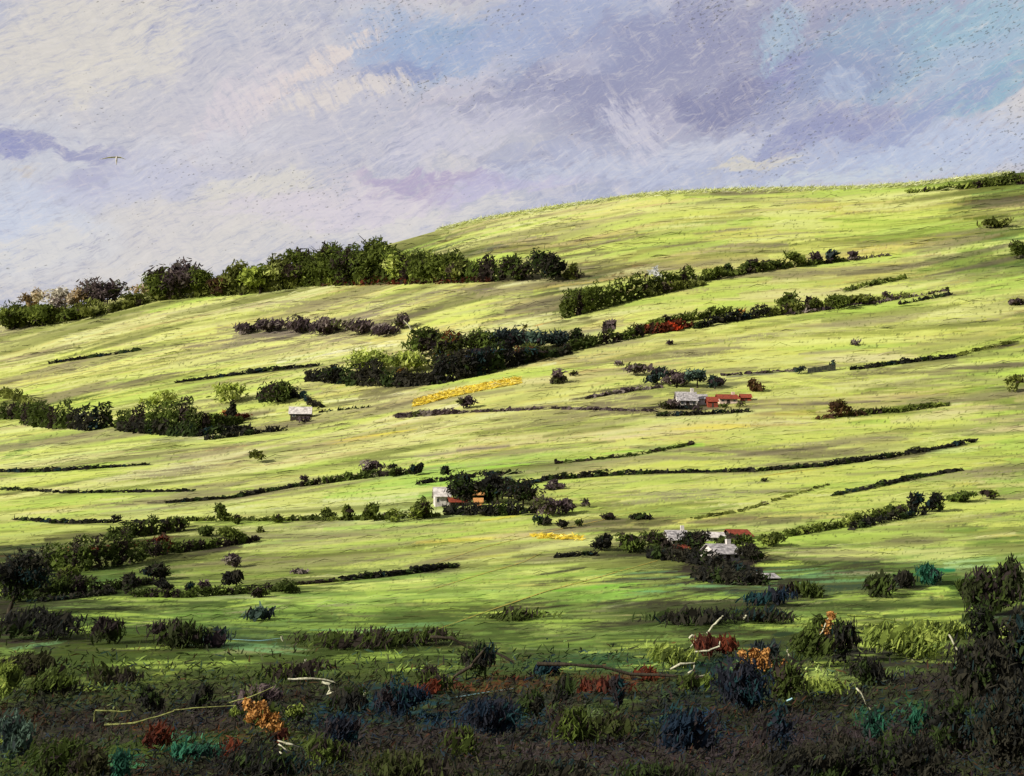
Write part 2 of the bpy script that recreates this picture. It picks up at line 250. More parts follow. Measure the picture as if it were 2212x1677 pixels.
DK = (52, 42, 44); OL = (74, 84, 28); MV = (122, 110, 104); LM = (212, 226, 112); CR = (226, 220, 176); OR_ = (206, 152, 62); YE = (240, 206, 66)
TEAL = (84, 160, 120); NAVY = (28, 58, 84); RUST = (136, 62, 34); PINK = (226, 190, 150); GRN = (140, 196, 66); DG = (54, 66, 28)
for args in [
  # upper hill
  ([(1000,548),(1200,525),(1400,505)],1.2,DK,.6,.35), ([(1000,575),(1350,540),(1700,530)],3,MV,.45,.35,4,3), ([(1950,405),(2212,378)],2.2,OL,.9,.2,2,1), ([(1780,478),(2050,474),(2212,470)],2.5,OL,.75,.35,3,3),
  ([(1900,500),(2180,480)],3.5,(96,104,44),.6,.4,4,4), ([(1330,512),(1600,498)],1.3,(110,106,60),.5,.4,3,3), ([(2060,415),(2212,400)],2,OL,.8,.2,2,2),
  ([(1300,610),(1500,600),(1850,560)],1.2,(196,150,100),.5,.4,2,1), ([(640,612),(860,612),(1060,606)],1.6,(118,58,30),.8,.2), ([(1060,620),(1180,606)],1.6,CR,.8,.2),
  ([(500,662),(900,640),(1150,630)],1.4,MV,.6,.35,5,6), ([(1210,620),(1330,608),(1450,594)],1.5,(186,178,140),.8,.3,2,1),
  ([(1150,705),(1280,668)],1.6,(206,140,84),.7,.3,2,1), ([(1430,612),(1700,575),(1900,560)],1.6,(176,158,120),.6,.3,4,2), ([(1350,690),(1700,640),(1960,605)],2.2,LM,.6,.4,4,5),
  # left middle
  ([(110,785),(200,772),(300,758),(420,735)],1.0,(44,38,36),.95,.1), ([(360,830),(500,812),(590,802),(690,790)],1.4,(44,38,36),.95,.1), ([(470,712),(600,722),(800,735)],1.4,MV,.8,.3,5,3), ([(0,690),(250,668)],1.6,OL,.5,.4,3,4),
  ([(120,765),(300,745),(500,722)],2.2,LM,.6,.4,4,6), ([(600,780),(800,745),(900,740)],2,CR,.6,.4,5,5), ([(250,830),(500,800)],2,LM,.7,.3,4,6), ([(80,800),(250,790)],2,(150,146,110),.5,.5,4,5),
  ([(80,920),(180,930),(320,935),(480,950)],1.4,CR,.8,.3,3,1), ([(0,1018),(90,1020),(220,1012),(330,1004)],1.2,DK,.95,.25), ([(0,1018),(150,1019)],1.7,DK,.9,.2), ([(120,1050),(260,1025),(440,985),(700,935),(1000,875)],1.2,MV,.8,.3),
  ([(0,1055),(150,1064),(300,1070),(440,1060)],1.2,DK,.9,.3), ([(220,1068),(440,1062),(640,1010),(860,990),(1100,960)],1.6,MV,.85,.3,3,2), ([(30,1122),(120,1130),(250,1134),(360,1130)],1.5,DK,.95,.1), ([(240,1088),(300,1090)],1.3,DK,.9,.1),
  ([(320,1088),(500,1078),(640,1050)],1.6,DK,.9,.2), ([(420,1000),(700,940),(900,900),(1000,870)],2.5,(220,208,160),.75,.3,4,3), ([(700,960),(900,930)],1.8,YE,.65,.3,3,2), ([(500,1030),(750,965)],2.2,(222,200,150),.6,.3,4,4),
  ([(0,990),(300,975)],3,(224,238,130),.6,.4,4,6), ([(330,950),(560,955),(680,930)],3,(150,150,116),.5,.4,8,7), ([(480,940),(680,915)],1.6,DK,.8,.3,3,2),
  # yellow strip and centre
  ([(900,872),(1000,845),(1120,822)],2.6,YE,1,.05), ([(895,876),(960,858)],2.2,YE,1,.05), ([(700,868),(900,846),(1060,820),(1200,784)],1.6,(206,200,160),.8,.2), ([(1150,935),(1420,880),(1450,878)],1.0,MV,.5,.4),
  ([(860,898),(1000,892),(1200,880),(1400,890),(1900,868)],1.7,(96,84,80),.8,.3,2,1), ([(850,900),(960,890)],2.6,DK,.8,.2,2,1), ([(1100,905),(1300,896),(1600,885)],1.6,(130,120,96),.6,.4,4,3), ([(950,960),(1300,935),(1600,915),(1750,910)],2.2,(206,190,140),.6,.4,5,4),
  ([(1450,930),(1620,925)],2.2,(232,198,90),.75,.3,3,2), ([(1280,950),(1500,930)],2,PINK,.5,.3,4,3), ([(1230,860),(1400,835)],1.6,DK,.8,.3,3,2), ([(1270,858),(1420,840),(1560,840)],1.5,(70,62,60),.8,.3), ([(1570,812),(1720,800)],1.5,(96,92,96),.9,.1,2,1),
  ([(1840,798),(1950,785),(2100,770),(2200,740)],1.6,DK,.9,.25,2,1), ([(1400,780),(1560,762)],1.2,MV,.6,.4), ([(1600,740),(1750,735),(1950,728)],1.8,(228,236,130),.8,.3,4,4), ([(1850,730),(2150,745)],1.4,(224,234,128),.6,.3,2,2),
  ([(1450,742),(1600,690)],1.6,(190,180,120),.5,.4,3,4), ([(1700,690),(1850,668),(1960,640)],1.4,(120,120,72),.6,.4,3,3), ([(1600,800),(1800,830)],2.5,LM,.7,.3,5,6), ([(1800,893),(1900,888),(2050,872)],2.6,OL,.85,.25,3,1.5), ([(1640,905),(1780,905)],1.4,(90,86,52),.5,.4),  # the olive band right of the lone tree is its painted cast shadow
  ([(1700,906),(1900,918),(2010,915)],1.2,(224,234,126),.8,.2), ([(2020,935),(2100,925)],1.2,(110,120,50),.6,.3), ([(1200,1000),(1350,985),(1500,960)],1.3,(80,90,40),.85,.3), ([(1050,1012),(1200,1000),(1400,970),(1520,962)],2,(148,196,70),.7,.3,3,3),
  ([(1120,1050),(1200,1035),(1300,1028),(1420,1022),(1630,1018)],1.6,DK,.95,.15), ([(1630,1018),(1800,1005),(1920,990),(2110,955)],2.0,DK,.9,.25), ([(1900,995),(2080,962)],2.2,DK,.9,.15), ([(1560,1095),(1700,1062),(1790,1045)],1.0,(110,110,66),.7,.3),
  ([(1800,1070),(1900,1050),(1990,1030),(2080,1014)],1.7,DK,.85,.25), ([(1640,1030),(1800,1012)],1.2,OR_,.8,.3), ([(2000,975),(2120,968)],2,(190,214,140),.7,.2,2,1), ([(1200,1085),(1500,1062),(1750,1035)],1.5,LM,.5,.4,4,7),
  ([(1650,1150),(1900,1125),(2100,1095)],1.8,(206,206,150),.6,.4,3,4), ([(1900,1120),(2160,1088)],2,(200,198,150),.8,.3,2,1), ([(1640,1165),(1760,1168)],1.8,(222,240,140),.9,.2,2,1),
  ([(480,1108),(700,1095),(900,1080)],3,(214,222,160),.6,.4,4,4), ([(700,1070),(900,1055)],3,(150,190,84),.7,.2,3,2), ([(460,1108),(560,1100)],2,(226,232,166),.8,.2), ([(420,1130),(700,1122),(900,1112)],1.6,DG,.8,.3,2,1),
  ([(700,1150),(1000,1138)],2.5,(150,212,72),.6,.3,3,3), ([(900,1175),(1150,1160),(1260,1165)],2,(240,210,84),.7,.3,3,2), ([(1150,1162),(1260,1166)],1.6,YE,.9,.1), ([(1040,1125),(1130,1112)],1.4,YE,.8,.2),
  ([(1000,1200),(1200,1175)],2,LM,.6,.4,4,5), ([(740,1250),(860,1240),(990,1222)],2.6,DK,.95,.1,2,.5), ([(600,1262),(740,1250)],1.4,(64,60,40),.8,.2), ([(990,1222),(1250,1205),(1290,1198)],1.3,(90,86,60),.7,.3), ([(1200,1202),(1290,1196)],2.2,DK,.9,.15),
  ([(500,1280),(650,1268)],2.6,DG,.8,.3,3,2), ([(550,1300),(800,1275),(1100,1245),(1450,1225)],3,(214,240,120),.75,.3,6,5), ([(240,1270),(420,1285),(560,1290)],1.4,(186,180,170),.8,.25,3,2), ([(1150,1290),(1400,1265)],2.6,(140,206,70),.7,.3,4,4),
  ([(960,1318),(1100,1310),(1250,1290)],2.4,(74,84,36),.75,.35,4,3), ([(1300,1320),(1500,1290)],1.8,(170,170,140),.6,.4,4,3), ([(1400,1270),(1600,1240)],2,(72,64,52),.7,.3,4,4), ([(1280,1160),(1400,1150)],3.4,DK,.85,.2,4,4),
  ([(1480,1210),(1640,1215),(1560,1245)],4,DK,.85,.15,6,5), ([(1650,1248),(1760,1238)],1.6,(200,196,196),.9,.1), ([(1620,1250),(1660,1248)],2,(206,206,206),.9,.1), ([(1700,1245),(1900,1225)],3,(40,48,46),.8,.2,4,3),
  ([(1960,1238),(2060,1230)],4,(36,120,84),.85,.15,4,2), ([(2040,1222),(2150,1212)],3,(170,204,150),.6,.2,4,3), ([(1900,1275),(2100,1262)],2.4,(176,214,90),.8,.2,4,3), ([(1750,1195),(1950,1190)],2.4,(196,214,96),.7,.3,4,4),
  ([(150,1190),(250,1180),(370,1162)],2.6,(132,52,34),.85,.15,2,1), ([(100,1165),(200,1155),(330,1150)],3,(56,52,34),.8,.25,5,5), ([(60,1235),(250,1230),(420,1195),(550,1175)],1.5,(206,224,130),.8,.25,2,1), ([(180,1225),(400,1205),(520,1180)],3,DK,.75,.25,4,2),
  ([(200,1252),(300,1245)],2.2,(140,214,120),.7,.3,3,2), ([(60,1300),(200,1280),(260,1268)],2,DK,.85,.2,2,1), ([(300,1290),(450,1285),(560,1260)],1.8,(190,210,110),.8,.3,3,3), ([(540,1340),(800,1310)],2,(196,226,120),.6,.3,3,3),
  ([(530,1350),(680,1335)],2.6,(110,190,140),.6,.35,4,5), ([(200,1320),(360,1300)],2,(196,220,100),.6,.3,4,5), ([(480,1383),(600,1384)],1.1,(80,130,160),.8,.2), ([(0,1385),(120,1392),(280,1402)],1.8,(140,134,112),.7,.35,3,2),
  ([(0,1430),(250,1440),(600,1425)],3,(60,62,28),.8,.3,5,3), ([(600,1400),(900,1395)],4,(62,66,32),.7,.3,5,5), ([(300,1480),(600,1465),(800,1440)],2.2,(120,132,58),.6,.4,5,6), ([(880,1430),(1000,1410)],3,(140,150,76),.6,.4,4,5),
  ([(1080,1380),(1250,1350),(1420,1372),(1520,1400)],2.2,(196,216,110),.8,.3,4,3), ([(1000,1400),(1150,1385)],2.4,(150,178,80),.7,.3,3,3), ([(1100,1395),(1350,1405)],2.2,(170,196,150),.5,.4,4,4), ([(1150,1420),(1350,1425),(1550,1440)],3,(50,96,66),.6,.3,5,4),
  ([(1000,1450),(1170,1410)],3,(130,60,34),.75,.25,3,2), ([(1200,1470),(1500,1465)],3,(118,64,36),.7,.3,4,3), ([(1400,1420),(1560,1390)],3,(180,196,92),.8,.3,5,5), ([(1400,1320),(1800,1310)],3.2,(58,54,44),.7,.3,8,7),
  ([(1850,1320),(2050,1345)],1.8,(206,226,110),.85,.2,2,1), ([(1900,1330),(2000,1300)],3,(186,214,96),.8,.3,5,7), ([(1650,1420),(1800,1400)],3,(66,74,46),.6,.3,5,7), ([(1740,1500),(2000,1440)],2,(140,160,80),.8,.25,2,1),
  ([(1860,1240),(1960,1236)],4,(50,68,28),.85,.2,4,2), ([(210,1535),(280,1537)],2.2,(180,190,110),.9,.2), ([(230,1562),(300,1560),(360,1545)],2,(168,172,110),.9,.2), ([(360,1545),(480,1535)],.9,(150,150,100),.9,.2),
  ([(460,1512),(560,1488)],1.2,(150,160,90),.9,.2), ([(1500,1290),(1640,1275)],2.2,(40,74,90),.6,.3,3,2), ([(1690,1265),(1760,1258)],2,(36,68,92),.6,.3,2,1),
  ]: streak(*args)
# the dark scrub ground in front: dabs of green, blue-green, rust and soil
for (X, Y, rx, ry, c, n) in [(60,1280,80,40,DK,26),(20,1330,60,50,DK,26),(40,1370,90,30,DK,20),(220,1390,90,30,OL,18),(380,1370,70,40,OL,18),(470,1380,60,30,(54,72,66),14),(40,1450,20,60,(190,214,80),10),
    (240,1470,90,25,(150,166,70),10),(1050,1560,90,30,NAVY,22),(1500,1580,70,45,(24,52,86),26),(1580,1450,120,60,(34,54,60),24),(850,1520,80,40,(30,60,76),18),(740,1560,60,40,(28,56,76),16),
    (340,1580,50,20,RUST,10),(500,1600,50,16,RUST,8),(430,1610,50,18,(64,140,104),9),(260,1650,40,20,(70,150,110),6),(680,1600,60,22,(110,120,46),8),(1180,1520,80,30,(56,60,50),12),(950,1600,200,30,(58,50,50),30),(1500,1640,400,26,(60,50,52),50),
    (1850,1600,260,40,(58,48,50),50),(2080,1500,120,80,(54,46,46),50),(2150,1350,60,90,(52,44,46),40),(1960,1380,110,30,(206,224,104),26),(2030,1350,70,24,(196,216,96),14),(1760,1465,70,16,(186,206,110),14),
    (1990,1530,36,22,(40,90,66),8),(2120,1450,40,40,(46,96,70),10),(1890,1560,40,26,(34,80,60),10),(1850,1400,80,50,(52,48,46),16),(1700,1420,60,60,(48,64,44),14),(200,1620,120,26,(76,92,36),14),(60,1650,60,20,(80,100,40),10),
    (100,1600,160,24,(60,54,48),20),(400,1560,160,22,(60,52,50),20),(1300,1540,80,30,(96,110,66),10),(1080,1480,80,20,(110,56,36),8),(930,1480,60,14,(104,46,36),8),(2100,1270,60,40,(60,82,34),18)]:
    block(X, Y, rx * 1.15, ry * 1.2, c, int(n * 1.6), .8, .14, 0.1, 3.2)
    if Y > 1390 and c not in ((60, 50, 52), (58, 50, 50)):
        i, j = G(X, Y)
        for _ in range(n // 2):
            a = i + random.gauss(0, rx * K * .35); b = j + random.gauss(0, ry * K * .3); l = random.uniform(3, ry * K * .6 + 4)
            seg(a - 1, b - l, a + 1.5, b + l, random.uniform(2, 4.5), np.array(c, float) * random.uniform(.85, 1.15), .75, .12)
for (X, Y, rx, ry, c, n) in [(1180,575,150,30,(104,98,70),26),(1050,560,120,24,(120,118,66),18),(1380,545,160,24,(150,150,84),16),(2050,495,170,16,(104,116,52),22),(2100,560,90,30,(110,128,60),16),(2150,620,90,30,(150,166,86),14),
    (1280,655,90,30,(92,98,46),16),(1240,690,60,12,(96,92,60),8),(650,712,170,18,MV,26),(900,690,140,26,(150,146,96),16),(840,845,120,14,(110,104,76),12),(600,930,150,16,(116,112,76),18),(700,920,100,14,(128,116,96),14),
    (560,985,60,30,(130,140,84),12),(1480,835,140,22,(120,118,84),22),(1500,885,150,16,(98,88,74),18),(1350,862,80,12,(110,100,84),8),(1850,890,130,18,(112,122,52),16),(2130,830,90,40,(120,138,62),18),(2190,930,50,60,(130,154,66),14),
    (1250,1098,90,24,(104,104,62),18),(1340,1128,120,18,(92,88,60),20),(1450,1110,120,16,(140,156,80),12),(1480,1200,200,44,(66,58,50),46),(1560,1260,190,30,(60,52,50),34),(1380,1175,90,26,(70,70,46),18),(1750,1160,130,22,(120,140,64),16),
    (1900,1150,200,26,(150,160,90),18),(1750,1245,190,16,(64,66,48),22),(1640,1310,260,30,(66,62,50),40),(1850,1300,150,20,(84,98,50),18),(1380,1345,170,18,(104,110,64),20),(1100,1318,170,16,(92,100,50),18),(900,1368,240,26,(72,78,42),36),
    (420,1170,130,24,(92,100,50),20),(240,1200,170,50,(60,60,38),44),(560,1215,110,24,(136,146,84),16),(480,1245,130,26,(110,118,62),18),(330,1240,90,30,(100,112,58),14),(640,1268,110,18,(104,118,58),14),(60,1240,90,60,(52,50,40),26),
    (160,1350,170,40,(64,70,40),34),(350,1360,150,34,(84,100,46),24),(200,950,160,12,(190,206,130),8),(40,970,50,50,(110,132,72),14),(30,900,60,30,(120,136,64),12),(1500,700,120,16,(206,214,120),10),(1150,690,120,20,(214,212,150),12)]:
    block(X, Y, rx, ry, c, n, .8, .3, .05, 2.6)  # darker smears, in part soft hedge shadows painted into the ground colour
for (X, Y, rx, ry, c, n) in [(150,1270,240,70,(62,76,34),60),(60,1340,160,60,(54,54,36),50),(330,1350,220,40,(80,104,48),50),(520,1330,200,34,(110,144,66),40),(760,1345,240,30,(104,132,60),40),(980,1345,200,26,(92,112,54),34),(1200,1385,200,26,(112,140,66),34),
    (1450,1345,240,26,(84,100,54),40),(1700,1330,200,26,(78,92,48),36),(1250,1430,260,24,(64,92,58),40),(700,1420,400,34,(66,78,36),70),(250,1430,300,34,(70,84,36),60),(1600,1400,200,26,(66,72,44),34),(1850,1230,160,24,(96,118,56),28),
    (600,1440,300,20,(96,112,52),30),(1350,1290,160,18,(140,184,80),20),(900,1290,300,20,(174,206,98),26),(640,1310,200,16,(150,186,84),20),(2150,1180,100,50,(112,136,62),30),(2180,1050,60,60,(140,166,76),20),(2190,760,50,80,(132,148,66),20),(2160,600,80,60,(120,136,66),20)]:
    block(X, Y, rx, ry, c, n, .7, .25, .05, 3)
for (X, Y, rx, ry, c, n) in [(1950,1380,120,34,(186,204,92),30),(1380,1400,110,20,(170,190,90),14),(1180,1365,100,14,(176,200,96),10),(20,1450,30,60,(184,206,78),12),(260,1475,70,14,(150,166,70),8),(1250,1355,120,12,(186,210,104),8),(480,1385,60,10,(140,160,70),6)]:
    block(X, Y, rx, ry, c, n, .8, .25, .08, 2.6)
# heathery dark growth takes over from the pasture down the slope, thickest on the left
J_ = lambda y: gidx(0, y * S)[1]
_w = 1 - smooth(J_(120), J_(225), JJ + 95 * (fbm(II / 120, JJ / 26, 61, 4) - .5) + 26 * smooth(.25, .75, II / NC) - 16)
_w = _w * (.3 + .7 * smooth(.35, .62, HATCH)) * smooth(.34, .56, fbm(II / 42, JJ / 8, 88, 3) + .08) * .85
BUF += _w[..., None] * (np.array([64, 76, 38.]) - BUF) * (BUF.mean(-1) > 60)[..., None]
# wide smoky drifts of dry and trampled grass
J560 = gidx(0, 185 * S)[1]
for n in range(420):
    i = random.uniform(0, NC); j = random.uniform(J560, NR); L = random.uniform(50, 170); ang = random.gauss(.05, .04)
    c = pick([((132, 122, 100), 3.6), ((108, 112, 62), 2), ((150, 150, 96), 2), ((214, 220, 140), 1.4), ((170, 196, 88), 2.4), ((190, 208, 100), 2), ((96, 86, 76), 1.2), ((214, 196, 150), .8)])
    for q in range(random.randint(2, 5)):
        b = j + random.gauss(0, 3); a = i + random.gauss(0, L * .25)
        seg(a - L * .5, b - L * .5 * ang, a + L * .5, b + L * .5 * ang, random.uniform(1.5, 5), c, random.uniform(.3, .6), random.uniform(.05, .3))
for n in range(210):                                   # torn strips of bright grass left between the growth
    i = random.uniform(0, NC); j = random.uniform(J_(98), J_(185)); L = random.uniform(20, 95); t = random.gauss(.04, .07)
    c = pick([((150, 176, 78), 3), ((178, 200, 92), 2), ((120, 146, 74), 2), ((112, 160, 112), .7), ((64, 60, 48), 2.4), ((140, 136, 110), .8)])
    for q in range(random.randint(2, 6)):
        a = i + random.gauss(0, L * .2); b = j + random.gauss(0, 2.2); seg(a - L / 2, b - L / 2 * t, a + L / 2, b + L / 2 * t, random.uniform(1, 2.6), c, random.uniform(.5, .9), random.uniform(.2, .45))
# soil showing through the sward
PIT = TOOTH + .35 * (fbm(II / 60, JJ / 20, 13, 3) - .5)
pit = np.clip((0.165 - PIT) / .05, 0, 1) * .7
BUF += pit[..., None] * (np.array([84, 88, 48.]) - BUF)
_cx = np.abs(II / NC - .5) * 2
_l = (BUF @ np.array([.3, .59, .11]))[..., None]; BUF = _l + (BUF - _l) * .92
BUF = np.where(BUF > 186, 186 + (BUF - 186) * .45, BUF)
BUF *= (0.965 + 0.07 * TOOTH)[..., None]
_d = (1 - smooth(70, 110, BUF.mean(-1)))[..., None] * np.ones(3); BUF = BUF * (1 - _d * np.array([.03, .0, .02]))
BUF = np.clip(BUF, 14, 250)
def land_colour(x, y):
    i, j = gidx(x, y)
    i = np.clip(np.round(i), 0, NC - 1).astype(int); j = np.clip(np.round(j), 0, NR - 1).astype(int)
    return BUF[j, i]
# ------------------------------------------------------------ mesh and tag helpers
def quad_mesh(name, V, Fq, cols=None, mat=None):
    """V (n,3), Fq (m,4) or (m,3) index array, cols per vertex (display colour already turned to albedo)"""
    me = bpy.data.meshes.new(name)
    V = np.asarray(V, np.float32); Fq = np.asarray(Fq, np.int32); k = Fq.shape[1]
    me.vertices.add(len(V)); me.vertices.foreach_set('co', V.ravel())
    me.loops.add(Fq.size); me.loops.foreach_set('vertex_index', Fq.ravel())
    me.polygons.add(len(Fq)); me.polygons.foreach_set('loop_start', np.arange(len(Fq), dtype=np.int32) * k)
    me.update(calc_edges=True)
    if cols is not None:
        at_ = me.color_attributes.new('Col', 'FLOAT_COLOR', 'POINT')
        c4 = np.ones((len(V), 4), np.float32); c4[:, :3] = cols
        at_.data.foreach_set('color', c4.ravel())
    if mat: me.materials.append(mat)
    return me
def link(name, me, parent=None, loc=None):
    o = bpy.data.objects.new(name, me); COL.objects.link(o)
    if parent: o.parent = parent
    if loc is not None: o.location = loc
    return o
def tag(o, label=None, cat=None, group=None, kind=None):
    if label: o['label'] = label
    if cat: o['category'] = cat
    if group: o['group'] = group
    if kind: o['kind'] = kind
    return o
def empty(name, loc, label, cat, group=None, rz=0):
    o = bpy.data.objects.new(name, None); COL.objects.link(o); o.location = loc; o.rotation_euler = (0, 0, rz)
    o.empty_display_size = .5
    return tag(o, label, cat, group)

# ------------------------------------------------------------ materials
def nt(m):
    m.use_nodes = True; n = m.node_tree; n.nodes.clear(); return n, n.nodes, n.links
def attr_mat(name, scale, amt, rough=.9, bump=0.0, stretch=(1, 1, 1), spec=.1, trans=0.0):
    m = bpy.data.materials.new(name); n, N, L = nt(m)
    out = N.new('ShaderNodeOutputMaterial'); b = N.new('ShaderNodeBsdfPrincipled')
    a = N.new('ShaderNodeAttribute'); a.attribute_name = 'Col'
    tc = N.new('ShaderNodeTexCoord'); mp = N.new('ShaderNodeMapping'); mp.inputs['Scale'].default_value = stretch
    ns = N.new('ShaderNodeTexNoise'); ns.inputs['Scale'].default_value = scale; ns.inputs['Detail'].default_value = 5; ns.inputs['Roughness'].default_value = .7
    L.new(tc.outputs['Object'], mp.inputs[0]); L.new(mp.outputs[0], ns.inputs[0])
    mr = N.new('ShaderNodeMapRange'); mr.inputs['From Min'].default_value = .3; mr.inputs['From Max'].default_value = .7
    mr.inputs['To Min'].default_value = 1 - amt; mr.inputs['To Max'].default_value = 1 + amt
    L.new(ns.outputs[0], mr.inputs[0])
    vm = N.new('ShaderNodeVectorMath'); vm.operation = 'SCALE'; L.new(a.outputs['Color'], vm.inputs[0]); L.new(mr.outputs[0], vm.inputs['Scale'])
    L.new(vm.outputs[0], b.inputs['Base Color'])
    b.inputs['Roughness'].default_value = rough; b.inputs['Specular IOR Level'].default_value = spec
    if bump:
        bp = N.new('ShaderNodeBump'); bp.inputs['Strength'].default_value = bump; bp.inputs['Distance'].default_value = .4
        L.new(ns.outputs[0], bp.inputs['Height']); L.new(bp.outputs[0], b.inputs['Normal'])
    if trans:
        t = N.new('ShaderNodeBsdfTranslucent'); L.new(vm.outputs[0], t.inputs[0])
        mx = N.new('ShaderNodeMixShader'); mx.inputs[0].default_value = trans
        L.new(b.outputs[0], mx.inputs[1]); L.new(t.outputs[0], mx.inputs[2]); L.new(mx.outputs[0], out.inputs[0])
    else: L.new(b.outputs[0], out.inputs[0])
    return m
def plain(name, c, scale=3, amt=.25, rough=.85, c2=None, spec=.15, stretch=(1, 1, 1)):
    m = bpy.data.materials.new(name); n, N, L = nt(m)
    out = N.new('ShaderNodeOutputMaterial'); b = N.new('ShaderNodeBsdfPrincipled')
    tc = N.new('ShaderNodeTexCoord'); mp = N.new('ShaderNodeMapping'); mp.inputs['Scale'].default_value = stretch
    ns = N.new('ShaderNodeTexNoise'); ns.inputs['Scale'].default_value = scale; ns.inputs['Detail'].default_value = 6
    L.new(tc.outputs['Object'], mp.inputs[0]); L.new(mp.outputs[0], ns.inputs[0])
    cr = N.new('ShaderNodeValToRGB'); e = cr.color_ramp.elements
    a = lin(c) / KG; d = lin(c2) / KG if c2 is not None else a * (1 - amt)
    e[0].position = .35; e[0].color = (*d, 1); e[1].position = .62; e[1].color = (*a, 1)
    L.new(ns.outputs[0], cr.inputs[0]); L.new(cr.outputs[0], b.inputs['Base Color'])
    b.inputs['Roughness'].default_value = rough; b.inputs['Specular IOR Level'].default_value = spec
    bp = N.new('ShaderNodeBump'); bp.inputs['Strength'].default_value = .3; L.new(ns.outputs[0], bp.inputs['Height']); L.new(bp.outputs[0], b.inputs['Normal'])
    L.new(b.outputs[0], out.inputs[0]); return m
M_LAND = attr_mat('pasture', .35, .07, .95, .12, (.35, 1.6, 1), .03)
M_LEAF = attr_mat('leaves', 1.2, .18, .85, 0, (1, 1, 1), .06, .4)
M_GRASS = attr_mat('grass_blades', .8, .15, .9, 0, (1, 1, 1), .05, .25)
M_BARK = plain('bark', (72, 62, 56), 6, .5, .9, (44, 38, 36), .1, (1, 1, .3))
M_PALE = plain('weathered_pale_wood', (206, 200, 192), 5, .4, .8, (140, 134, 120))
M_STRAW = plain('straw_stick', (150, 152, 96), 5, .4, .8, (92, 92, 58))
KG_ = KG; KG = 1.45
M_WHITE = plain('limewashed_wall', (222, 214, 204), .9, .2, .9, (164, 156, 150))
M_CREAM = plain('cream_wall', (228, 204, 184), 1.1, .2, .9, (190, 160, 140))
M_TAN = plain('ochre_tile', (214, 156, 92), 3, .2, .85, (150, 104, 60))
M_RED = plain('red_clay_tile', (150, 70, 48), 1.5, .3, .85, (104, 50, 36))
M_SLATE = plain('slate_roof', (186, 180, 176), 1.2, .2, .8, (112, 108, 108))
KG = KG_
M_DARKST = plain('dark_stone', (78, 66, 62), 2, .3, .95, (44, 38, 38))
M_GLASS = plain('dark_window_glass', (44, 50, 60), 2, .2, .15, None, .5)
M_TRACK = plain('orange_earth', (198, 160, 84), .6, .2, .95, (160, 156, 76))
M_STREAM = plain('pale_water', (110, 160, 186), .8, .2, .3, (80, 130, 160), .5)

# ------------------------------------------------------------ the ground, one sheet to the horizon
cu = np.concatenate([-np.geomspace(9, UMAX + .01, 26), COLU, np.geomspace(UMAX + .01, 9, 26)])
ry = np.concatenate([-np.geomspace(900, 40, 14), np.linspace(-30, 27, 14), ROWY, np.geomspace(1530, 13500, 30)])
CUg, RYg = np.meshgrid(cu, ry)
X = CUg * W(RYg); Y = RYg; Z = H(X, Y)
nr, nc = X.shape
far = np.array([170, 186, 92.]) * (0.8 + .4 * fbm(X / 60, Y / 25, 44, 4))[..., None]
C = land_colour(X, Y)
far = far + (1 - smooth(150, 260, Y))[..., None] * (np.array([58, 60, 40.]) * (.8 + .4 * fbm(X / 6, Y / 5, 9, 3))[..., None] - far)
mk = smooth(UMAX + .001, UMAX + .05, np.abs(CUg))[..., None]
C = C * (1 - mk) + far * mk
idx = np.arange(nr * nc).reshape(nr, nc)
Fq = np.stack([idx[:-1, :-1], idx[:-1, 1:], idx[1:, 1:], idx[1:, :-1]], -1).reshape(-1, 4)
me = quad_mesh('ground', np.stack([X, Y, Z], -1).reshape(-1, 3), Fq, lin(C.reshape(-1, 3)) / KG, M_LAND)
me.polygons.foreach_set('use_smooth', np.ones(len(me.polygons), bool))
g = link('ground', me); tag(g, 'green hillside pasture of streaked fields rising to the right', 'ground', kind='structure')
del X, Y, Z, C, far, CUg, RYg, idx, Fq

# ------------------------------------------------------------ leaf sprays: many small bent blades
def sprays(P, Lm, Wm, cols, up=.55, face=None, lean=(.5, 0, .6), jit=.12):
    """P (n,3) centres; each spray a bent 2-quad blade of length Lm and width Wm; returns V,F,C"""
    n = len(P)
    cols = np.asarray(cols)
    d = rng.normal(size=(n, 3)) * (1 - up) + np.array(lean) * up * rng.choice([1, 1, .4], (n, 1)); d /= np.linalg.norm(d, axis=1)[:, None] + 1e-9
    r = rng.normal(size=(n, 3)); r[:, 1] *= .35                    # blade faces are spread but lean outwards
    s = np.cross(d, r + np.array([0, -1.2, 0])); s /= np.linalg.norm(s, axis=1)[:, None] + 1e-9
    nn = np.cross(d, s)
    L_ = (np.asarray(Lm) * rng.uniform(.6, 1.4, n))[:, None]; W_ = (np.asarray(Wm) * rng.uniform(.6, 1.3, n))[:, None]
    bend = nn * L_ * rng.uniform(-.25, .25, (n, 1))
    v = np.stack([P - d * L_ / 2 - s * W_ * .28, P - d * L_ / 2 + s * W_ * .28,
                  P + bend + s * W_ * .5, P + bend - s * W_ * .5,
                  P + d * L_ / 2 + s * W_ * .15, P + d * L_ / 2 - s * W_ * .15], 1)
    b = np.arange(n)[:, None] * 6
    f = np.concatenate([b + np.array([0, 1, 2, 3]), b + np.array([3, 2, 4, 5])])
    c = cols * rng.uniform(1 - jit, 1 + jit, (n, 1))
    return v.reshape(-1, 3), f, np.repeat(np.clip(c, .004, .9), 6, axis=0)
def pal_cols(pal, n, clump=None):
    """pal: list of (display colour, weight); clump ids give each clump its own leaning"""
    A_ = np.array([c for c, _ in pal], float); w = np.array([x for _, x in pal], float); w /= w.sum()
    k = rng.choice(len(A_), n, p=w)
    if clump is not None:
        kc = rng.choice(len(A_), clump.max() + 1, p=w)
        k = np.where(rng.random(n) < .8, kc[clump], k)
    return lin(A_[k]) / KF
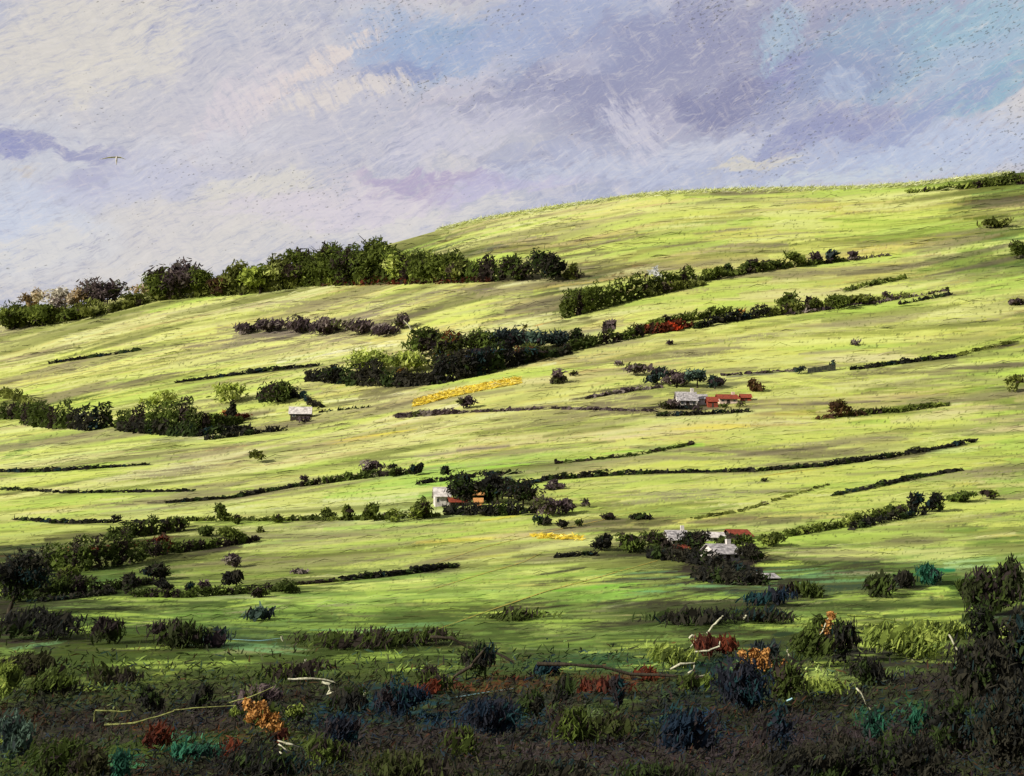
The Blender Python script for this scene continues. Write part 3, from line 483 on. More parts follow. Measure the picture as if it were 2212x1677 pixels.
PAL = {
 'green': [((94, 106, 44), 5), ((78, 88, 38), 4), ((136, 148, 66), 1.8), ((60, 50, 44), 1)],
 'olive': [((112, 118, 52), 4), ((82, 88, 38), 4), ((150, 156, 84), 2), ((84, 74, 60), 1.2)],
 'lime': [((176, 190, 84), 4), ((120, 134, 56), 3), ((206, 214, 120), 2), ((70, 84, 34), 1.5)],
 'mauve': [((104, 90, 88), 4), ((74, 62, 64), 4), ((146, 134, 124), 2), ((84, 88, 50), 1)],
 'black': [((54, 52, 42), 6), ((42, 42, 38), 5), ((58, 72, 36), 3.2), ((36, 54, 54), 1)],
 'darkgreen': [((72, 84, 38), 5), ((60, 52, 46), 3.4), ((96, 112, 48), 2)],
 'mixed': [((66, 72, 36), 4), ((50, 42, 42), 5), ((44, 66, 66), 2.4), ((110, 66, 36), 1.2), ((100, 108, 52), 1.4)],
 'teal': [((60, 76, 68), 4), ((52, 60, 60), 3), ((96, 118, 100), 2), ((60, 50, 52), 2)],
 'navy': [((34, 48, 62), 4), ((44, 46, 54), 3.4), ((36, 64, 66), 1.5), ((54, 48, 48), 2)],
 'rust': [((108, 54, 36), 4), ((84, 46, 36), 3), ((74, 56, 44), 2.5)],
 'tan': [((170, 144, 100), 4), ((206, 190, 160), 3), ((120, 100, 66), 2.5)],
 'cream': [((220, 212, 190), 4), ((190, 180, 160), 3), ((140, 126, 118), 2.5)],
 'brown': [((96, 72, 46), 4), ((72, 54, 40), 4), ((110, 106, 50), 1.5)],
 'ochre': [((214, 160, 92), 5), ((180, 128, 66), 3), ((150, 100, 56), 1)],
 'vert': [((52, 106, 80), 4), ((44, 84, 66), 4), ((44, 60, 54), 3)],
 'fgreen': [((66, 80, 34), 4), ((54, 60, 34), 4), ((54, 46, 44), 3)],
 'folive': [((70, 78, 40), 3), ((60, 60, 38), 4), ((56, 50, 44), 3)],
 'white': [((228, 228, 224), 5), ((196, 200, 204), 3)],
 'scarlet': [((206, 78, 44), 5), ((180, 60, 34), 3)],
 'citrus': [((160, 174, 82), 5), ((120, 136, 60), 3), ((80, 92, 42), 1.5), ((110, 126, 54), 1.6)],
}
def mpx(p): return p.y / F                              # metres per rendered pixel at that distance
def crown_pts(w, h, z0, n, k, squash=.8):
    """clumps of sprays inside a crown w wide and h high, its foot at z0"""
    cc = rng.normal(size=(k, 3)); cc /= np.linalg.norm(cc, axis=1)[:, None]
    cc *= rng.uniform(.25, 1, (k, 1)) ** .6
    cc = cc * np.array([w * .36, w * .30, h * .34]) + np.array([0, 0, z0 + h * .5])
    rad = rng.uniform(.16, .30, k)
    cid = rng.integers(0, k, n)
    q = rng.normal(size=(n, 3)); q /= np.linalg.norm(q, axis=1)[:, None]; q *= rng.uniform(.45, 1.12, (n, 1))
    P = cc[cid] + q * np.stack([rad[cid] * w, rad[cid] * w, rad[cid] * h * squash], 1)
    P[:, 2] = np.maximum(P[:, 2], z0 * .6 + .02 * h)
    return P, cid
def tube_mesh(name, paths, mat, sides=6):
    V = []; Fc = []
    for pts, rads in paths:
        base = len(V); pts = [Vector(p) for p in pts]
        for i, p in enumerate(pts):
            d = (pts[min(i + 1, len(pts) - 1)] - pts[max(i - 1, 0)]).normalized()
            a = d.orthogonal().normalized(); b = d.cross(a)
            for s in range(sides):
                t = 2 * math.pi * s / sides; V.append(p + (a * math.cos(t) + b * math.sin(t)) * rads[i])
        for i in range(len(pts) - 1):
            for s in range(sides):
                Fc.append([base + i * sides + s, base + i * sides + (s + 1) % sides, base + (i + 1) * sides + (s + 1) % sides, base + (i + 1) * sides + s])
    me = quad_mesh(name, [tuple(v) for v in V], Fc, None, mat)
    me.polygons.foreach_set('use_smooth', np.ones(len(me.polygons), bool)); return me
def limbs(h, w, r, lean=0.0, k=5):
    paths = []; top = Vector((lean * h, 0, h * .78))
    mid = Vector((lean * h * .35 + random.uniform(-.03, .03) * h, 0, h * .38))
    paths.append(([(0, 0, -.25 * r - .3), (0, 0, h * .08), mid, top], [r * 1.35, r, r * .75, r * .22]))
    for i in range(k):
        t = random.uniform(.3, .85); s = mid.lerp(top, max(0, (t - .3) / .6)); a = random.uniform(0, 2 * math.pi)
        e = s + Vector((math.cos(a) * w * .34, math.sin(a) * w * .3, h * random.uniform(.12, .26)))
        m_ = s.lerp(e, .5) + Vector((0, 0, -.02 * h))
        paths.append(([s, m_, e], [r * .42, r * .28, r * .1]))
    return paths
LEAFPX = (4.6, 1.5)
def foliage(name, P, cid, pal, px, parent=None, loc=None, leaf=None, inner='mid', gz=None, **kw):
    lf = leaf or LEAFPX; n = len(P); kw.setdefault('jit', .08)
    Lm = np.full(n, lf[0] * px); Wm = np.full(n, lf[1] * px)
    if n > 60:                                         # the inner boughs carry broader sprays, so the mass is closed
        big = rng.random(n) < .2; mid = P.mean(0); P = P.copy()
        if inner == 'down': P[big, 2] = P[big, 2] - (P[big, 2] - gz[big]) * .35
        else: P[big] = mid + (P[big] - mid) * .72
        Lm[big] *= 1.5; Wm[big] *= 3.0
    v, f, c = sprays(P, Lm, Wm, pal_cols(PAL[pal] if isinstance(pal, str) else pal, len(P), cid), **kw)
    return link(name, quad_mesh(name, v, f, c, M_LEAF), parent, loc)
def leafn(wp, hp, dens, leaf=None):
    lf = leaf or LEAFPX
    return int(max(40, dens * wp * hp / (lf[0] * lf[1])))
def tree(X, Yb, Wd, Ht, pal, label, name='tree', group=None, dens=4.2, lean=0.0, clear=.04, cat='tree', leaf=None, dy=0):
    """a tree whose foot stands at print point X,Yb, with its crown Wd wide and Ht high there"""
    p = A(X, Yb)
    if dy: p = Vector((p.x * (p.y + dy) / p.y, p.y + dy, 0)); p.z = float(H(p.x, p.y))
    u = mpx(p); w = Wd * K * u; h = Ht * K * u
    t = empty(name, p, label, cat, group)
    link('trunk', tube_mesh('trunk', limbs(h, w, max(.035 * h, .5 * u), lean), M_BARK), t)
    clear *= .5; w *= 1.12
    n = leafn(Wd * K, Ht * K, dens * 1.15, leaf)
    P, cid = crown_pts(w, h * (1 - clear), h * clear, n, max(5, min(16, int(n / 45))))
    P[:, 0] += lean * (P[:, 2])
    foliage('crown', P, cid, pal, u, t, leaf=leaf)
    return t
def bush(X, Yb, Wd, Ht, pal, label, name='bush', group=None, dens=4.0, cat='bush', leaf=None, **kw):
    p = A(X, Yb); u = mpx(p); w = Wd * K * u; h = Ht * K * u
    n = leafn(Wd * K, Ht * K, dens, leaf)
    P, cid = crown_pts(w, h * 1.05, -.05 * h, n, max(4, min(12, int(n / 40))), .9)
    P[:, 2] = np.abs(P[:, 2])
    o = foliage(name, P, cid, pal, u, None, p, leaf, **kw)
    return tag(o, label, cat, group)
def hedge(pts, hs, pal, label, name='hedge', group=None, depth=2.6, dens=4.6, cat='hedge', lumps=26.0, leaf=None, **kw):
    """a hedge along print points, hs = height there in print units at each point"""
    q = [A(*p) for p in pts]; lf = leaf or LEAFPX
    if not isinstance(hs, (list, tuple)): hs = [hs] * len(pts)
    base = q[0]; allP = []; allC = []; u0 = np.mean([mpx(a) for a in q]); off = 0
    for (a, b), (ha, hb), (pa, pb) in zip(zip(q[:-1], q[1:]), zip(hs[:-1], hs[1:]), zip(pts[:-1], pts[1:])):
        Lp = math.hypot(pb[0] - pa[0], pb[1] - pa[1]) * K
        n = int(max(20, dens * Lp * (ha + hb) * .5 * K / (lf[0] * lf[1])))
        t = rng.random(n)
        s = off + t * Lp
        lump = .45 + .75 * vnoise(s / (lumps * .35), 0 * s, 3 + len(allP)) ** 1.2 * 1.25
        hh = (ha + (hb - ha) * t) * K * lump
        px_, pv_ = (pa[0] + (pb[0] - pa[0]) * t) * K, (pa[1] + (pb[1] - pa[1]) * t) * K
        xx = a.x + (b.x - a.x) * t; yy = a.y + (b.y - a.y) * t
        # follow the line on the ground
        uu, ee = ray(px_, pv_)
        yv = np.interp(px_, np.linspace(px_.min(), px_.max() + 1e-3, 24), [at(x_, float(np.interp(x_, [min(pa[0], pb[0]) * K, max(pa[0], pb[0]) * K], [pa[1] * K, pb[1] * K] if pa[0] < pb[0] else [pb[1] * K, pa[1] * K]))).y for x_ in np.linspace(px_.min(), px_.max() + 1e-3, 24)])
        yy = yv; xx = uu * yv
        dd = np.abs(rng.normal(size=n)) * depth * .35
        yy2 = yy + dd; xx2 = xx + rng.normal(size=n) * u0 * 1.2
        zz = H(xx2, yy2) + rng.random(n) ** .8 * hh * yy / F
        allP.append(np.stack([xx2, yy2, zz], 1)); allC.append((s / 7.0).astype(int)); off += Lp
    P = np.concatenate(allP); gz = H(P[:, 0], P[:, 1]) - base.z; P = P - np.array(base); cid = np.concatenate(allC)
    kw['inner'] = 'down'; kw['gz'] = gz
    o = foliage(name, P, cid, pal, u0, None, base, leaf, **kw)
    return tag(o, label, cat, group)
def track(pts, width_px, mat, name, label):
    q = []
    for (a, b) in zip(pts[:-1], pts[1:]):
        n = max(6, int(math.hypot(b[0] - a[0], b[1] - a[1]) / 8))
        q += [A(a[0] + (b[0] - a[0]) * i / n, a[1] + (b[1] - a[1]) * i / n) for i in range(n)]
    q.append(A(*pts[-1]))
    V = []
    n = len(q)
    for i, p in enumerate(q):
        d = q[min(i + 1, n - 1)] - q[max(i - 1, 0)]; d.z = 0; d.normalize(); s = Vector((-d.y, d.x, 0))
        wd = width_px * mpx(p) * 2.2 * random.uniform(.7, 1.2) * math.sin(math.pi * min(max(i / (n - 1), .06), .94)) ** .5
        for k in (-1, -.33, .33, 1):
            v = p + s * wd * k; v.z = float(H(v.x, v.y)) + .12 + .05 * (1 - abs(k)); V.append(tuple(v))
    Fc = [[i * 4 + k, i * 4 + k + 1, i * 4 + 5 + k, i * 4 + 4 + k] for i in range(n - 1) for k in range(3)]
    return tag(link(name, quad_mesh(name, V, Fc, None, mat)), label, 'path', kind='structure')

# ------------------------------------------------------------ cottages
def box_vf(x0, x1, y0, y1, z0, z1):
    V = [(x0, y0, z0), (x1, y0, z0), (x1, y1, z0), (x0, y1, z0), (x0, y0, z1), (x1, y0, z1), (x1, y1, z1), (x0, y1, z1)]
    return V, [[0, 3, 2, 1], [4, 5, 6, 7], [0, 1, 5, 4], [1, 2, 6, 5], [2, 3, 7, 6], [3, 0, 4, 7]]
def from_faces(name, V, Fc, mat):
    me = bpy.data.meshes.new(name); me.from_pydata([tuple(v) for v in V], [], Fc); me.materials.append(mat); me.update(); return me
def cottage(X, Yb, Wd, Hw, Hr, depth, wall, roof, label, rz=0.0, wins=2, door=True, chim=True, name='cottage', cat='house', group=None):
    p = A(X, Yb); u = mpx(p); w = Wd * K * u; hw = Hw * K * u; hr = Hr * K * u; dp = depth
    zs = [float(H(p.x + a * w / 2, p.y + b * dp)) for a in (-1, 1) for b in (0, 1)]; drop = max(0, p.z - min(zs)) + .5
    p.z += max(0, (max(zs[0], zs[2]) - p.z) * .25)
    t = empty(name, p, label, cat, group, rz)
    x = w / 2
    V, Fc = box_vf(-x, x, 0, dp, -drop, hw)
    V += [(-x, dp / 2, hw + hr), (x, dp / 2, hw + hr)]; Fc = [f for f in Fc if f != [4, 5, 6, 7]] + [[3 + 4, 0 + 4, 8], [5, 6, 9]]
    link('wall', from_faces('wall', V, Fc, wall), t)
    o = .09 * w + .1; th = .14; e = .12 * dp; k = hr / (dp / 2)
    V = []
    for dz in (0.02, th):
        V += [(-x - o, -e, hw - e * k + dz), (x + o, -e, hw - e * k + dz), (x + o, dp / 2, hw + hr + dz), (-x - o, dp / 2, hw + hr + dz), (x + o, dp + e, hw - e * k + dz), (-x - o, dp + e, hw - e * k + dz)]
    Fc = [[0, 3, 2, 1], [3, 5, 4, 2], [6, 7, 8, 9], [9, 8, 10, 11], [0, 1, 7, 6], [5, 11, 10, 4], [0, 6, 9, 3], [3, 9, 11, 5], [1, 2, 8, 7], [2, 4, 10, 8]]
    r_ = link('roof', from_faces('roof', V, Fc, roof), t)
    if chim:
        V, Fc = box_vf(x * .55, x * .55 + .18 * w, dp / 2 - .35, dp / 2 + .35, hw + hr * .6, hw + hr * 1.35 + .5)
        link('chimney', from_faces('chimney', V, Fc, wall), r_)
    if door:
        V, Fc = box_vf(-.1 * w, .08 * w, -.06, .04, 0.0, hw * .72); link('door', from_faces('door', V, Fc, M_DARKST), t)
    for i in range(wins):
        cx = (-.32, .33, 0)[i] * w
        V, Fc = box_vf(cx - .09 * w, cx + .09 * w, -.05, .04, hw * .35, hw * .72)
        f = link('window', from_faces('window', V, Fc, M_PALE), t)
        V, Fc = box_vf(cx - .065 * w, cx + .065 * w, -.08, -.051, hw * .39, hw * .68); link('pane', from_faces('pane', V, Fc, M_GLASS), f)
    return t
# ------------------------------------------------------------ trees and scrub on the skyline
tree(30, 712, 101, 64, 'green', 'round dark green tree at the far left end of the skyline row', 'round_tree')
tree(92, 704, 94, 56, 'green', 'low green tree second from the left end of the skyline row', 'round_tree')
tree(66, 676, 67, 68, 'tan', 'thin tan bare-topped tree above the two leftmost green trees', 'bare_tree', dens=1.6, clear=.05, dy=8)
tree(128, 690, 67, 76, 'cream', 'pale cream withered tree left of the brown skyline tree', 'bare_tree', dens=2.0, clear=.05)
tree(168, 684, 56, 72, 'tan', 'slim tan withered tree touching the dark mauve tree', 'bare_tree', dens=1.7, clear=.05, lean=.12)
tree(216, 670, 99, 78, 'mauve', 'rounded mauve-brown tree with a bare right side, left skyline', 'round_tree')
bush(150, 696, 70, 34, 'green', 'green bush under the pale withered trees')
bush(200, 686, 80, 24, 'olive', 'olive bush at the foot of the mauve-brown tree')
bush(282, 660, 80, 46, 'olive', 'thin olive scrub in the skyline gap right of the mauve-brown tree', dens=2)
bush(305, 640, 70, 30, 'tan', 'pale tan scrub in the skyline gap', dens=1.5)
tree(352, 648, 90, 84, 'green', 'green tree left of the peaked dark one on the skyline', 'round_tree')
tree(388, 646, 81, 98, 'mauve', 'peaked mauve tree with a pale streaked top on the skyline', 'peaked_tree')
tree(430, 640, 78, 76, 'green', 'green tree right of the peaked mauve one', 'round_tree')
bush(470, 640, 70, 44, 'brown', 'brown bush between the peaked tree and the lime tree')
tree(512, 634, 94, 78, 'olive', 'olive tree at the left of the lime-topped tree', 'round_tree')
tree(562, 634, 101, 68, 'lime', 'lime-topped tree in the middle of the skyline wood', 'lime_tree')
tree(600, 624, 85, 86, 'olive', 'olive tree just right of the lime-topped tree', 'round_tree')
tree(644, 620, 94, 94, 'green', 'first tall dark green tree of the skyline wood', 'tall_tree')
tree(700, 618, 103, 101, 'green', 'second tall dark green tree of the skyline wood', 'tall_tree')
tree(756, 616, 96, 98, 'darkgreen', 'tall dark tree with a pale dead limb, skyline wood', 'tall_tree')
tree(806, 614, 103, 111, 'green', 'tallest dark green tree of the skyline wood', 'tall_tree')
tree(862, 612, 94, 86, 'lime', 'tree with yellow-green patches right of the tallest skyline tree', 'lime_tree')
tree(912, 612, 90, 86, 'green', 'green tree right of the yellow-patched one', 'round_tree')
tree(958, 612, 90, 86, 'green', 'last round green tree before the low dark hedge on the crest', 'round_tree')
bush(1000, 608, 80, 54, 'olive', 'olive bush where the skyline wood thins out')
hedge([(960, 612), (1030, 610), (1095, 608)], [52, 48, 52], 'darkgreen', 'low dark hedge running right from the skyline wood')
bush(1118, 608, 90, 68, 'darkgreen', 'square dark thicket left of the black thicket', 'thicket', cat='thicket')
bush(1178, 608, 110, 72, 'black', 'black square thicket at the right end of the skyline wood', 'thicket', cat='thicket')
bush(1232, 604, 50, 44, 'olive', 'olive bush right of the black thicket')
hedge([(640, 618), (760, 616), (880, 614), (1060, 610)], [18, 18, 16, 14], 'rust', 'rust-brown bracken strip along the foot of the skyline wood', 'bracken_hedge', cat='bracken', dens=2.6)
def limb(pts, r, label, name='dead_branch', mat=None, cat='branch'):
    q = []
    base = A(*pts[0][:2]); u = mpx(base)
    for (x, y, *_) in pts:
        a, e = ray(x * K, y * K); q.append(Vector((a * base.y, base.y - .4, e * base.y)) - base)
    n = len(q)
    o = link(name, tube_mesh(name, [(q, [r * u * (1 - .5 * i / (n - 1)) * random.uniform(.8, 1.25) for i in range(n)])], mat or M_PALE), None, base)
    return tag(o, label, cat)
limb([(806, 608), (800, 580), (782, 556), (770, 548)], 1.3, 'pale dead limb curving up in front of the tallest skyline tree')
limb([(700, 608), (696, 590), (706, 578)], 1.2, 'short pale dead limb in the second tall skyline tree')
limb([(978, 600), (972, 585), (964, 574)], 1.8, 'stubby pale dead limb by the last round skyline tree')
limb([(386, 640), (384, 600), (372, 572)], 1.4, 'pale dead limb in the peaked mauve tree')
limb([(670, 600), (640, 580), (620, 574)], 1.0, 'thin pale limb in the first tall skyline tree')

hedge([(330, 652), (420, 644), (520, 638), (640, 624)], [36, 44, 40, 46], 'olive', 'olive underwood hedge joining the left trees of the skyline wood', depth=8, lumps=60)
hedge([(630, 622), (760, 617), (880, 614), (1000, 610)], [54, 64, 56, 40], 'green', 'green underwood hedge joining the tall trees of the skyline wood', depth=9, lumps=60)
hedge([(10, 712), (110, 702), (240, 676), (320, 656)], [34, 34, 28, 20], 'olive', 'olive underwood hedge joining the leftmost skyline trees', depth=5, lumps=50)
# upper right hedgerow
bush(1262, 648, 80, 30, 'darkgreen', 'dark green bush left end of the broad upper scrub')
hedge([(1215, 690), (1290, 672), (1400, 642)], [60, 64, 52], 'green', 'broad sloping patch of green scrub below the skyline wood', 'scrub_hedge', cat='scrub', depth=6, lumps=60, dens=3.2)
hedge([(1395, 640), (1470, 622), (1500, 614)], [44, 40, 30], 'green', 'green hedge left of the white-flowered bush on the upper slope')
bush(1418, 612, 34, 50, 'white', 'white blossoming bush in the upper hedgerow', 'blossom_bush', dens=1.3)
bush(1444, 614, 26, 26, 'cream', 'small cream blossoming bush beside the white one', 'blossom_bush', dens=1.5)
bush(1496, 608, 34, 14, 'cream', 'low cream patch of bush in the upper hedgerow gap', 'blossom_bush', dens=1.8)
for i, (x, y, w, h, pl, lb) in enumerate([
  (1540, 604, 54, 34, 'green', 'squat green bush right of the low cream patch, upper hedgerow'),
  (1580, 594, 40, 26, 'black', 'small black bush in the upper hedgerow'),
  (1622, 588, 54, 30, 'darkgreen', 'dark bush midway along the upper hedgerow'),
  (1664, 582, 50, 24, 'darkgreen', 'low dark bush right of the midway upper hedgerow bush'),
  (1716, 576, 56, 34, 'green', 'rounded green bush in the upper hedgerow right half'),
  (1762, 570, 40, 30, 'mauve', 'mauve bush near the right end of the upper hedgerow'),
  (1792, 566, 40, 34, 'teal', 'blue-grey bush near the right end of the upper hedgerow'),
  (1842, 562, 34, 20, 'mauve', 'small mauve bush ending the upper hedgerow')]):
    bush(x, y, w, h, pl, lb, group='bushes of the upper hedgerow')
hedge([(1850, 562), (1920, 553)], [6, 5], 'mauve', 'thin mauve hedge trailing right from the upper hedgerow')
hedge([(1510, 610), (1600, 594), (1700, 580), (1830, 564)], [16, 16, 18, 10], 'green', 'low green hedge joining the bushes of the upper hedgerow')
hedge([(1660, 684), (1760, 672), (1880, 654), (1960, 640)], [20, 26, 16, 6], 'olive', 'olive hedge joining the middle-slope clump')
hedge([(1400, 642), (1520, 616)], [30, 18], 'olive', 'olive hedge joining the broad upper scrub to the blossoming bushes')
# right-edge clumps
hedge([(2090, 408), (2150, 402), (2215, 398)], [14, 22, 26], 'green', 'dark green hedge on the skyline at the right edge')
hedge([(1960, 418), (2040, 412), (2100, 406)], [8, 9, 10], 'green', 'low dark hedge on the skyline left of the right-edge hedge')
bush(2196, 560, 60, 48, 'green', 'green bush on the right edge below the skyline')
bush(2150, 492, 90, 24, 'olive', 'low olive scrub near the right edge of the upper field')
bush(2192, 850, 60, 50, 'olive', 'olive bush on the right edge halfway up the slope', dens=1.6)
bush(2190, 660, 50, 14, 'mauve', 'small low mauve bush on the right edge')

# the second hedgerow: the dark belt across the middle
tree(912, 772, 90, 74, 'darkgreen', 'dark green tree at the top of the central dark belt', 'belt_tree')
tree(970, 780, 90, 80, 'mixed', 'dark mottled tree with a pale branch in the central belt', 'belt_tree')
tree(1030, 776, 86, 74, 'darkgreen', 'dark green tree right of the pale branch in the central belt', 'belt_tree')
tree(1090, 768, 84, 66, 'teal', 'blue-green tree in the central belt', 'belt_tree')
tree(1150, 760, 80, 56, 'teal', 'smaller blue-green tree right of the first in the central belt', 'belt_tree')
tree(1205, 750, 60, 48, 'teal', 'blue-green bushy tree left of the black one in the belt', 'belt_tree')
tree(1130, 730, 18, 40, 'brown', 'slender dark sapling poking up behind the belt', 'sapling', clear=.05, dens=2)
hedge([(660, 824), (760, 834), (860, 838), (950, 830)], [26, 44, 50, 60], 'black', 'black lower edge of the central belt, left part', depth=5, lumps=40)
hedge([(940, 832), (1040, 812), (1140, 786), (1230, 766)], [64, 56, 44, 34], 'black', 'black lower edge of the central belt, right part', depth=5, lumps=40)
tree(720, 828, 70, 44, 'black', 'pointed black tree at the left of the central belt', 'belt_tree', clear=.05)
tree(800, 812, 120, 62, 'lime', 'lime-crowned tree over the black left part of the belt', 'lime_tree')
tree(880, 806, 100, 52, 'lime', 'yellow-green drooping tree left of the rust-tinged tree', 'lime_tree')
tree(960, 806, 90, 50, 'mixed', 'rust-tinged dark tree in the heart of the belt', 'belt_tree', clear=.05)
tree(1050, 796, 110, 50, 'navy', 'deep blue-black tree in the heart of the belt', 'belt_tree', clear=.05)
tree(1140, 778, 90, 36, 'mixed', 'low mottled tree at the right of the blue-black tree', 'belt_tree', clear=.05)
bush(870, 712, 50, 38, 'mauve', 'mauve bush where the grey thicket meets the central belt')
limb([(995, 748), (1020, 738), (1060, 734), (1085, 728)], 1.8, 'pale fallen branch across the top of the central belt')
limb([(1102, 748), (1085, 736), (1070, 722)], 1.3, 'pale slanting branch right of the long fallen one in the belt')
limb([(892, 718), (884, 704), (872, 692)], 1.3, 'pale bare branch on the mauve bush by the belt')
bush(1008, 775, 30, 24, 'rust', 'tiny rust-red bush in the central belt')
bush(870, 806, 20, 12, 'ochre', 'tiny ochre bush at the base of the lime tree')
bush(1248, 750, 46, 44, 'black', 'upright black bush right of the blue-green belt trees')
hedge([(1225, 762), (1290, 748), (1390, 728)], [28, 26, 24], 'darkgreen', 'dark hedge leading right out of the central belt')
bush(1316, 728, 42, 44, 'mauve', 'dark mauve bush above the hedge leading out of the belt')
hedge([(1370, 724), (1430, 720), (1500, 706)], [24, 22, 14], 'rust', 'rust-coloured hedge on the middle slope')
bush(1398, 716, 30, 20, 'scarlet', 'dull red bush in the rust-coloured hedge', 'red_bush')
bush(1450, 716, 46, 26, 'scarlet', 'bright scarlet bush at the end of the rust-coloured hedge', 'red_bush')
hedge([(1400, 708), (1500, 692), (1580, 682)], [16, 22, 18], 'green', 'green hedge just above the scarlet bush')
hedge([(1500, 712), (1580, 696), (1660, 684)], [16, 22, 24], 'black', 'black stone-edged hedge right of the scarlet bush')
bush(1602, 682, 18, 16, 'ochre', 'tiny ochre bush above the black stone-edged hedge')
for x, y, w, h, pl, lb in [(1706, 668, 70, 40, 'green', 'green bush at the left of the middle-slope clump'), (1760, 668, 60, 30, 'darkgreen', 'dark green bush in the middle-slope clump'),
   (1808, 666, 74, 40, 'green', 'largest green bush of the middle-slope clump'), (1856, 658, 60, 26, 'olive', 'olive bush closing the middle-slope clump'), (1880, 652, 60, 14, 'teal', 'low blue-grey bush right of the middle-slope clump'), (1916, 648, 22, 22, 'mauve', 'tiny mauve bush alone right of the middle-slope clump')]:
    bush(x, y, w, h, pl, lb)
hedge([(1820, 632), (1880, 618), (1960, 602)], [8, 9, 6], 'green', 'thin green hedge above the middle-slope clump')
hedge([(1700, 682), (1900, 655), (2050, 628)], [6, 5, 4], 'mauve', 'thin mauve hedge line rising right from the middle-slope clump')
hedge([(1940, 660), (2000, 648), (2060, 636)], [4, 5, 4], 'black', 'short black hedge line high on the right slope')
# the grey thicket
for i, (x, y, w, h) in enumerate([(530, 722, 70, 26), (590, 716, 90, 34), (650, 720, 90, 40), (710, 722, 90, 40), (770, 724, 90, 38), (830, 726, 80, 36)]):
    bush(x, y, w, h, 'mauve', ['lowest grey-mauve bush at the left tip of the grey thicket', 'second grey-mauve bush from the left in the grey thicket', 'third grey-mauve bush from the left in the grey thicket', 'fourth grey-mauve bush from the left in the grey thicket', 'fifth grey-mauve bush from the left in the grey thicket', 'grey-mauve bush at the right end of the grey thicket'][i],
         'thicket_bush', 'grey thicket in the left field', lean=(.6, 0, .9), up=.75)
# left belt
hedge([(0, 906), (40, 908), (110, 915)], [40, 38, 36], 'darkgreen', 'dark green hedge entering from the left edge')
hedge([(45, 918), (120, 928), (150, 928)], [54, 52, 50], 'darkgreen', 'green-black hedge left of the black gap hedge')
hedge([(150, 928), (190, 932), (235, 924)], [52, 54, 50], 'black', 'black hedge block left of the gap in the left belt')
hedge([(252, 930), (330, 936), (420, 936), (520, 916)], [46, 66, 58, 34], 'darkgreen', 'long dark hedge right of the gap in the left belt', lumps=40)
hedge([(255, 932), (330, 940), (420, 944), (540, 930)], [24, 30, 26, 14], 'black', 'black foot of the long hedge in the left belt')
hedge([(0, 858), (40, 868), (70, 884)], [26, 24, 16], 'olive', 'olive hedge running in from the left edge, above the dark belt')
bush(350, 880, 90, 46, 'lime', 'lime bush overhanging the long hedge of the left belt', dens=2)
bush(480, 872, 120, 56, 'lime', 'broad lime bush above the ochre flecks of the left belt', dens=2)
tree(500, 914, 22, 58, 'black', 'narrow black tree standing by the ochre flecks', 'narrow_tree', clear=.05)
hedge([(440, 912), (540, 906)], [18, 12], 'rust', 'rusty scrub strip at the foot of the narrow black tree', 'bracken_hedge', cat='bracken')
bush(452, 914, 22, 12, 'ochre', 'left ochre bush in the rusty scrub'); bush(490, 896, 40, 12, 'ochre', 'right ochre bush in the rusty scrub')
bush(600, 870, 90, 52, 'darkgreen', 'dark green bush left of the small white barn', dens=3.6)
hedge([(560, 870), (640, 860), (690, 884)], [36, 22, 12], 'black', 'black hedge behind the small white barn')
hedge([(440, 952), (540, 940), (620, 930)], [8, 12, 8], 'black', 'low black hedge below the rusty scrub')
cottage(648, 906, 42, 14, 14, 5, M_DARKST, M_WHITE, 'small dark barn with a white roof beside the dark green bush', .1, 1, True, False, 'barn', 'barn')
bush(658, 912, 34, 14, 'mauve', 'small mauve bush before the white-roofed barn')
hedge([(690, 892), (800, 880)], [4, 3], 'black', 'thin black hedge trailing right of the white-roofed barn')
